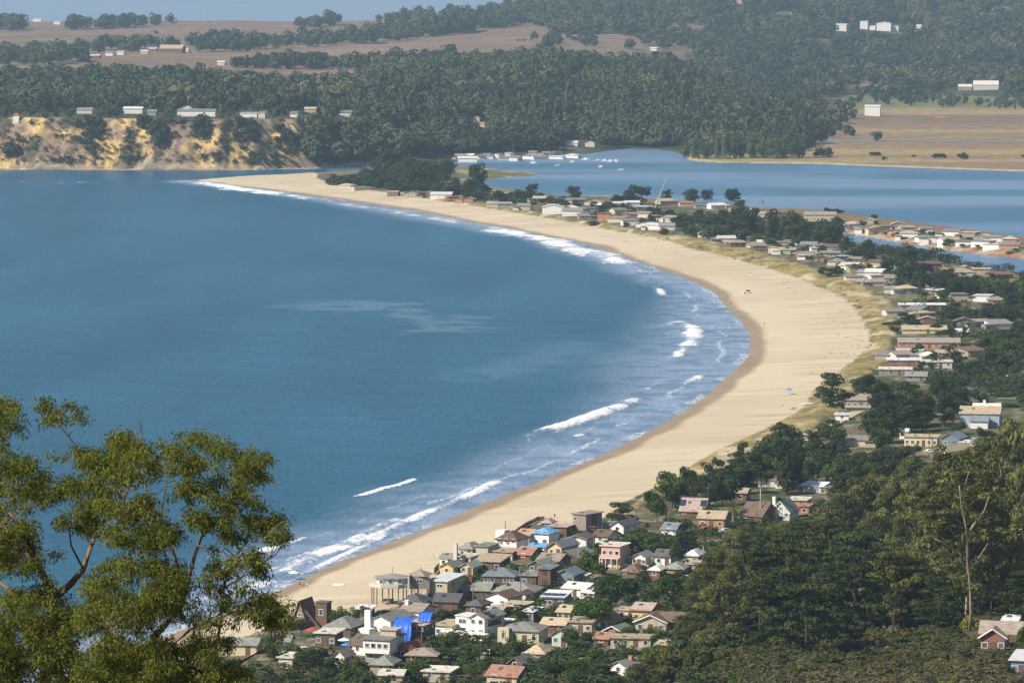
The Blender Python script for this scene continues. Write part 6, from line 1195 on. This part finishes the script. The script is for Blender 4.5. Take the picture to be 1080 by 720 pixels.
# beach vegetation tufts, undergrowth and far woods: too many to count
def mass(name, lb, cat, pts, wh, m, nl, lsz, seed, shape='round', tone_k=.5):
    """pts (N,3) world, wh (N,2) width and height in metres"""
    g = np.random.RandomState(seed); V, Tn = [], []; K = 5; tv = []; q_ = np.asarray(pts); drift = ss(.38, .62, fbm(q_[:, 0]/90, q_[:, 1]/160, 3, seed))
    for k in range(K):
        q = g.normal(size=(7, 3)); q /= np.linalg.norm(q, axis=1)[:, None]; cs = np.column_stack([q[:, 0]*.26, q[:, 1]*.26, .55+q[:, 2]*.25]); 
        if shape == 'tall': cs[:, 2] = .42+.42*g.rand(7); cs[:, :2] *= .8
        rs = np.stack([np.full(7, .25), np.full(7, .25), np.full(7, .22)], 1); v, f, t_ = leaves(cs, rs, nl, lsz, seed+k, jit=.16, asp=.8, lobetone=.9, inner=.86); tv.append((v, t_))
    for i in range(len(pts)):
        v, t_ = tv[i % K]; a = g.uniform(0, 6.28); c, s_ = math.cos(a), math.sin(a); w_, h_ = wh[i]
        V.append(np.column_stack([(v[:, 0]*c-v[:, 1]*s_)*w_+pts[i][0], (v[:, 0]*s_+v[:, 1]*c)*w_+pts[i][1], v[:, 2]*h_+pts[i][2]-.06*h_])); Tn.append(np.clip(t_*(1-tone_k)+g.rand()*tone_k*.45+drift[i]*tone_k*.8-.06, 0, 1))
    V = np.vstack(V).astype(np.float32); Tn = np.concatenate(Tn); me = np_mesh(name, V, np.arange(len(V)).reshape(-1, 4), m, {'tone': ('FLOAT', Tn)})
    return tag(link(bpy.data.objects.new(name, me)), lb, cat, kind='stuff')
def sample(poly, n, seed, thin=None):
    g = np.random.RandomState(seed); P = np.array(poly, float); lo, hi = P.min(0), P.max(0); out = []
    q = lo+(hi-lo)*g.rand(n*6, 2); q = q[inside(P, q[:, 0], q[:, 1])]
    if thin is not None: q = q[thin(q[:, 0], q[:, 1], g)]
    return q[:n]
def wood(name, lb, poly, n, hm, seed, m='far', thin=None, ratio=(.75, 1.2), nl=175, shape='round', cat='woodland', lsz=.165):
    q = sample(poly, n, seed, thin); q = q[np.argsort(q[:, 1])]; P = hits(q[:, 0], q[:, 1]); ok_ = P[:, 2] > .25; q, P = q[ok_], P[ok_]; g = np.random.RandomState(seed+1)
    h_ = hm*(.65+.7*g.rand(len(q)))*(.75+.5*vnoise(q[:, 0]/25, q[:, 1]/9, seed)); wh = np.column_stack([h_*g.uniform(*ratio, len(q)), h_])
    return mass(name, lb, cat, P, wh, FOL[m], nl, lsz, seed, shape)
gap = lambda u, v, g: (vnoise(u/32, v/8, 5) < .80) & ((vnoise(u/38, v/11, 77) < .62) | (g.rand(len(u)) < .35))
def keepoff(u, v, g):
    k = np.ones(len(u), bool)
    for a, b, ru, rv in FOOT:
        k &= ~((np.abs(u-a) < ru+1.5) & (v > b-2) & (v < b+rv+(3 if b > 540 else 11)))
    return k
both = lambda u, v, g: keepoff(u, v, g) & gap(u, v, g)
wood('mesa_wood', 'dense dark wood along the mesa behind the cliff top houses', [(-60,82),(120,81),(230,84),(330,94),(390,96),(400,118),(330,118),(100,118),(-60,120)], 1000, 16, 41, thin=keepoff)
wood('cliff_top_trees', 'mixed trees and gardens on the cliff top around the white houses', [(-60,117),(400,116),(405,126),(330,125),(-60,125)], 200, 7, 42, thin=keepoff)
wood('central_wood', 'broad forested slope above the far village and lagoon', [(390,70),(460,62),(560,60),(640,66),(720,72),(800,84),(868,108),(862,118),(835,132),(862,160),(745,161),(700,154),(640,156),(600,159),(480,164),(425,171),(330,174),(320,150),(345,128),(395,118)], 2700, 16, 43, thin=both)
wood('central_conifers', 'darker tall conifers mixed through the forested slope', [(400,85),(700,80),(860,112),(850,158),(745,159),(640,150),(560,145),(400,140)], 420, 22, 44, thin=keepoff, ratio=(.35, .5), shape='tall')
wood('hill_wood', 'forested ridge filling the upper right background', [(590,-6),(1130,-40),(1130,102),(1045,101),(1000,99),(960,103),(868,106),(740,76),(735,60),(724,44),(700,40),(590,36),(540,20)], 3000, 19, 45, thin=both)
FOL['farl'] = foliage('leaf_far_light', (.050, .060, .022), (.125, .125, .050), 0, 0)
PC = [(400,74),(560,62),(720,74),(868,110),(850,158),(745,160),(640,154),(480,162),(430,171),(395,124),(330,117),(-60,116),(-60,84),(330,96)]
wood('olive_oaks', 'drifts of paler olive oaks through the central woods', PC, 1000, 15, 65, 'farl', thin=lambda u, v, g: keepoff(u, v, g) & (vnoise(u/38, v/11, 77) > .60), ratio=(.9, 1.4))
wood('autumn_oaks', 'brownish thin oaks and bare patches low on the far slopes', PC, 260, 12, 66, 'farb', thin=lambda u, v, g: keepoff(u, v, g) & (vnoise(u/26, v/8, 88) > .70), ratio=(.9, 1.4))
wood('ridge_oaks', 'paler oak drifts across the wooded ridge', [(620,0),(1120,-30),(1120,98),(868,102),(740,72)], 800, 17, 67, 'farl', thin=lambda u, v, g: keepoff(u, v, g) & (vnoise(u/40, v/10, 99) > .60), ratio=(.9, 1.4))
wood('marsh_edge_wood', 'dark oaks where the hill wood meets the tan marsh', [(840,118),(880,112),(905,112),(905,124),(880,136),(905,142),(930,150),(862,152),(842,135)], 60, 14, 46, thin=keepoff)
wood('field_edge_trees', 'line of scrubby trees between marsh and ridge at the right', [(905,104),(1085,100),(1085,116),(1000,114),(905,110)], 90, 9, 47, thin=keepoff)
wood('far_tree_row', 'long row of dark trees across the far fields', [(95,53),(140,51),(230,50),(300,46),(360,43),(420,33),(520,24),(600,14),(600,22),(520,32),(440,42),(360,50),(230,56),(160,57),(95,58)], 330, 22, 48, thin=keepoff)
wood('near_field_trees', 'dark tree row at the left in front of the far fields', [(-60,58),(95,56),(95,68),(-60,72)], 120, 17, 49, thin=keepoff)
wood('upper_left_trees', 'far group of dark trees at the top left by the sea', [(-60,28),(40,30),(135,28),(185,24.5),(185,26),(130,31),(-60,34)], 110, 24, 50, thin=keepoff)
wood('hedge_trees', 'isolated dark hedge in the middle of the far fields', [(246,70),(300,69),(385,71),(385,75),(300,74),(246,73)], 60, 16, 51, thin=keepoff)
wood('rim_trees', 'trees on the far rim against the sea', [(310,27),(350,24),(362,26),(340,30),(310,30)], 30, 20, 52)
wood('rim_wood', 'rising wooded rim against the sea, centre top', [(385,26),(430,20),(500,10),(600,0),(640,-10),(640,22),(520,26),(430,30)], 260, 22, 53)
wood('field_trees', 'scattered trees between the right far fields', [(540,46),(600,42),(660,40),(740,50),(735,56),(640,52),(600,50),(545,56)], 70, 14, 54, thin=lambda u, v, g: keepoff(u, v, g) & (vnoise(u/20, v/6, 9) > .5))
wood('cliff_scrub', 'dark shrubs hanging on the ochre cliff face', [(-60,128),(330,126),(400,135),(420,172),(330,176),(200,174),(-60,174)], 480, 4.8, 55, 'far', thin=lambda u, v, g: (vnoise(u/17+3, v/25, 12) > .70-.12*(u > 300)) | ((u > 352)), cat='scrub', ratio=(.9, 1.5), nl=70)
CLP = ((95,138,15,10),(167,143,9,12),(212,139,9,11),(258,142,13,12),(300,150,9,12),(150,133,9,4),(12,164,10,6))
wood('cliff_trees', 'clumps of dark trees growing down the cliff gullies', [(-10,128),(330,128),(330,172),(-10,172)], 110, 9, 56, cat='scrub', thin=lambda u, v, g: np.any([((u-a)/ru)**2+((v-b_)/rv)**2 < 1 for a, b_, ru, rv in CLP], axis=0))
wood('brown_cliff_scrub', 'brown dry scrub patched over the cliff face', [(-60,128),(330,126),(345,172),(-60,174)], 420, 3.4, 57, 'farb', thin=lambda u, v, g: vnoise(u/22+9, v/14, 22) > .45, cat='scrub', ratio=(1, 2), nl=60)
wood('undergrowth', 'low shrubs filling the gardens between the town houses', [(300,690),(400,700),(470,655),(560,620),(640,580),(700,560),(780,545),(1000,480),(1010,520),(760,700),(760,728),(230,728)], 750, 3.2, 58, 'shrub', thin=keepoff, cat='undergrowth', ratio=(1.2, 2.2), nl=90)
wood('spit_gardens', 'low garden shrubs between the houses of the spit', [(420,204),(560,212),(700,226),(780,236),(900,256),(1080,272),(1080,420),(960,400),(1000,372),(952,340),(945,312),(900,286),(830,268),(720,244),(560,220)], 1700, 4.2, 59, 'shrub', thin=lambda u, v, g: keepoff(u, v, g) | (g.rand(len(u)) < .16), cat='undergrowth', ratio=(1.0, 1.7), nl=70)
wood('hillside_scrub', 'brown and green scrub covering the near hillside at lower right', [(750,692),(930,674),(1020,674),(1085,684),(1130,690),(1130,800),(740,800)], 1300, 2.4, 60, 'scrub', thin=keepoff, cat='scrub', ratio=(1.3, 2.4), nl=260, lsz=.11)
wood('wood_undergrowth', 'shadowy undergrowth between the trunks of the near hillside wood', [(715,700),(730,640),(760,590),(850,560),(1000,530),(1090,530),(1090,664),(930,672),(850,684)], 420, 6, 64, 'cypress', cat='undergrowth', ratio=(1.0, 1.7), nl=200)
wood('dune_shrubs', 'sparse low plants dotted over the dune grass', [(560,223),(700,249),(800,268),(900,300),(935,330),(930,360),(880,400),(800,462),(700,512),(660,536),(690,516),(800,458),(880,396),(916,360),(900,326),(862,300),(700,254)], 260, 1.0, 61, 'scrub', cat='undergrowth', ratio=(1.4, 3), nl=40)
wood('driftwood', 'driftwood, cobbles and kelp strewn along the upper beach', [(430,207),(600,234),(700,253),(800,280),(862,303),(905,333),(912,368),(858,408),(800,452),(850,400),(885,360),(870,325),(760,280),(600,244),(430,213)], 420, .55, 62, 'dead', cat='driftwood', ratio=(1.5, 4), nl=24)
# the off-frame ground of the near hill: rough grass between camera and town so the ground is not bare from a step aside
# big gum trees close to the lookout, lower left
HL = foliage('leaf_gum', (.036, .058, .010), (.235, .245, .038), .34, 0); HT = solid('gum_bark', (.15, .105, .07), .8, .35, 2.5, .3, 0, 0, (1, 1, .25))
def gum(name_label, base_u, dist_, skel, clumps, seed, nleaf):
    s = F/dist_; g = random.Random(seed); gn = np.random.RandomState(seed)
    def W(u, v, dy=0):
        d_ = dist_+dy; a = at(u, v, 0); k = d_/a[1]; return Vector((a[0]*k, d_, HC+(a[2]-HC)*k))
    bx_ = W(base_u, 720).x; gz = float(zat(bx_, dist_)); t = empty('gum_tree', (bx_, dist_, gz)); tag(t, name_label, 'tree'); O = Vector((bx_, dist_, gz)); nodes = []
    tb = MB(); bb = MB()
    for pts, r0, r1, dy0, dy1 in skel:
        P = [W(u, v, dy0+(dy1-dy0)*i/(len(pts)-1)) for i, (u, v) in enumerate(pts)]
        if pts[0][1] > 740: P = [Vector((bx_, dist_, gz-.5)), O.lerp(P[0], .5)+Vector((.3, 0, 0))]+P
        n_ = len(P); rs = [r0+(r1-r0)*i/(n_-1) for i in range(n_)]; (tb if pts[0][1] > 740 else bb).tube([p-O for p in P], rs, 9)
        for a_, b_, ra in zip(P, P[1:], rs):
            for k in range(5): nodes.append((a_.lerp(b_, k/5), ra))
    cl = sorted(clumps, key=lambda c: -c[1]); cents = []
    for (u, v, r_px) in cl:
        dy = g.uniform(-3.5, 3.5); c = W(u, v, dy); rr = r_px/s
        best = min((n for n in nodes if n[0].z < c.z+.6), key=lambda n: (n[0]-c).length+(.5 if n[1] < .02 else 0), default=nodes[0]); q = best[0]; L_ = (c-q).length
        r0 = min(best[1]*.7, .012+L_*.016+.01); m1 = q.lerp(c, .35)+Vector((g.uniform(-.12, .12), g.uniform(-.1, .1), g.uniform(-.05, .14)))*L_; m2 = q.lerp(c, .7)+Vector((g.uniform(-.1, .1), 0, g.uniform(0, .12)))*L_
        bb.tube([q-O, m1-O, m2-O, c-O], [r0, r0*.8, r0*.55, r0*.25], 5); nodes += [(m1, r0*.8), (m2, r0*.6), (c, r0*.4)]
        for k in range(4):
            e = c+Vector((g.uniform(-1, 1), g.uniform(-1, 1), g.uniform(-.5, .7)))*rr; bb.tube([c-O, c.lerp(e, .5)-O+Vector((0, 0, .05)), e-O], [r0*.3+.004, r0*.2+.003, .003], 4)
        cents.append((c-O, rr))
    tb.build('trunk', HT, t, True); bb.build('limbs', HT, t, True)
    # narrow hanging leaves in sprays
    wg = np.array([rr*rr for _, rr in cents]); li = gn.choice(len(cents), nleaf//6, p=wg/wg.sum()); C0 = np.array([tuple(c) for c, _ in cents])[li]; RR = np.array([rr for _, rr in cents])[li]
    d = gn.normal(size=(len(li), 3)); d /= np.linalg.norm(d, axis=1)[:, None]; tw = C0+d*(RR*1.5*gn.rand(len(li))**.62)[:, None]*np.array([1, 1, .72])
    P = np.repeat(tw, 6, 0)+gn.normal(size=(len(li)*6, 3))*.07; n = len(P); ax = gn.normal(size=(n, 3))*np.array([.55, .55, .35]); ax[:, 2] -= .75; ax += np.repeat(d*.35, 6, 0); ax /= np.linalg.norm(ax, axis=1)[:, None]
    sd_ = np.cross(ax, gn.normal(size=(n, 3))); sd_ /= np.linalg.norm(sd_, axis=1)[:, None]; ln = gn.uniform(.09, .19, n)[:, None]; wd_ = gn.uniform(.014, .026, n)[:, None]
    v = np.stack([P, P+ax*ln*.45+sd_*wd_, P+ax*ln, P+ax*ln*.45-sd_*wd_], 1).reshape(-1, 3); tl = gn.rand(len(cents))[li]; tn = np.clip(np.repeat(tl, 6)*.35+gn.rand(n)*.65, 0, 1)
    part('leaves', np_mesh('leaves', v, np.arange(4*n).reshape(-1, 4), HL, {'tone': ('FLOAT', np.repeat(tn, 4))}), t)
def scat(poly, n, seed, r0=9, r1=17):
    n = int(n*1.7); r0 *= .7; r1 *= .72; q = sample(poly, n, seed); g = np.random.RandomState(seed); return [(float(a), float(b), float(g.uniform(r0, r1))) for a, b in q]
gum('big gum tree at the lower left with a thick forking trunk and olive leaves', 48, 150,
    [([(46,760),(47,720),(52,660),(58,630)], .25, .15, 0, 0), ([(58,630),(45,605),(32,580),(24,560),(10,540)], .15, .05, 0, -1), ([(58,630),(76,614),(88,600),(96,575),(104,555),(130,528),(140,505)], .13, .03, 0, 1), ([(52,665),(30,645),(8,620),(-20,600)], .13, .05, 0, 2), ([(104,555),(118,540),(134,516),(136,490)], .05, .02, 1, 2),
     ([(45,605),(20,572),(2,550),(-8,520)], .06, .02, 0, 2), ([(130,528),(112,500),(80,470),(60,445),(58,425)], .04, .012, 1, 0), ([(88,600),(75,575),(72,552),(78,540)], .04, .015, 0, -2)],
    scat([(40,425),(60,416),(84,424),(86,440),(70,448),(45,446)], 9, 1, 7, 12)+scat([(-20,425),(8,420),(18,440),(10,480),(40,490),(50,520),(60,545),(40,560),(0,560),(-20,560)], 34, 2)+scat([(-20,560),(40,555),(60,580),(40,600),(-20,620)], 20, 3)+
    scat([(84,470),(110,462),(140,456),(150,470),(140,500),(100,510),(85,490)], 18, 4)+scat([(60,500),(90,510),(120,520),(100,560),(70,560),(50,530)], 16, 5)+scat([(0,480),(120,470),(150,560),(80,640),(-20,640)], 12, 31, 7, 12)+scat([(-20,630),(50,620),(80,640),(90,725),(-20,725)], 72, 6, 11, 18), 21, 74000)
gum('spreading gum tree just right of the first, many thin pale limbs over the surf', 205, 143,
    [([(150,770),(142,720),(152,690),(165,668),(190,640)], .2, .1, 0, 0), ([(190,640),(198,612),(204,590),(212,566),(226,550),(250,530)], .09, .025, 0, 0), ([(196,620),(182,580),(168,555),(160,530),(150,505)], .06, .02, 0, 1.5), ([(215,565),(206,545),(192,520),(180,500)], .04, .015, 0, -1), ([(225,700),(232,660),(236,620),(244,590),(262,570)], .06, .02, 0, 2),
     ([(152,695),(170,690),(200,664),(225,650)], .07, .02, 0, -1.5), ([(150,690),(122,668),(108,650)], .08, .03, 0, 1), ([(236,620),(262,604),(290,585),(304,568)], .03, .012, 1, 2), ([(225,715),(250,700),(275,686),(292,674)], .05, .012, 0, 0), ([(168,555),(172,530),(176,505),(172,488)], .03, .012, 0, 0), ([(150,455),(146,440),(150,425)], .012, .005, 0, 0), ([(150,505),(142,480),(146,455),(152,432)], .025, .006, 0, 0)],
    scat([(90,480),(150,470),(195,455),(240,458),(246,480),(225,500),(170,500),(120,520),(90,510)], 36, 11, 8, 14)+scat([(246,482),(262,474),(284,480),(292,500),(270,510),(250,505)], 12, 12, 7, 12)+scat([(240,500),(262,510),(275,530),(270,560),(240,570),(200,560),(180,530),(200,505)], 26, 13, 8, 14)+
    scat([(262,548),(290,540),(312,556),(308,575),(280,566)], 10, 14, 7, 12)+scat([(100,600),(150,580),(190,590),(200,640),(170,690),(100,700),(85,650)], 60, 15, 10, 17)+scat([(215,590),(262,580),(285,600),(270,620),(302,640),(305,665),(270,672),(240,655),(225,625)], 30, 16, 8, 14)+
    scat([(80,690),(200,680),(250,700),(265,725),(80,728)], 56, 17, 11, 18)+scat([(110,520),(170,530),(190,570),(150,580),(110,570)], 22, 18, 9, 15)+scat([(100,480),(280,480),(290,560),(250,650),(100,700)], 24, 32, 6, 11)+scat([(200,650),(240,660),(250,690),(205,690)], 12, 19, 8, 14), 22, 98000)

# ---------------------------------------------------------------- labels of the trees, each told by the nearest building
LAND += [(1015, 600, 'tall bare pale trunk'), (877, 412, 'cypress alone by the sand'), (1048, 674, 'brown hillside house'), (1022, 652, 'yellow green round bush')] + [(q[0], q[1], q[2]) for q in ((742, 565, 'date palm'), (1055, 392, 'road at the right'), (690, 200, 'crane'), (603, 203, 'lone domed spit cypress'))]
bins = {}
for o, u, v, ph, wpx in PENDING:
    a, b, p_ = min(LAND, key=lambda q: (q[0]-u)**2+((q[1]-v)*1.4)**2 + 1e-6)
    dx, dy = u-a, v-b; dr = ('right of' if dx > 0 else 'left of') if abs(dx) > abs(dy)*1.1 else ('below' if dy > 0 else 'above')
    bins.setdefault((ph, dr, p_), []).append((math.hypot(dx, dy), o))
for (ph, dr, p_), L_ in bins.items():
    L_.sort(key=lambda q: q[0])
    for i, (_, o) in enumerate(L_):
        o['label'] = f"{ph} {dr} the {p_}"+('' if len(L_) == 1 else ', nearest' if i == 0 else f', {nth(i)} nearest')
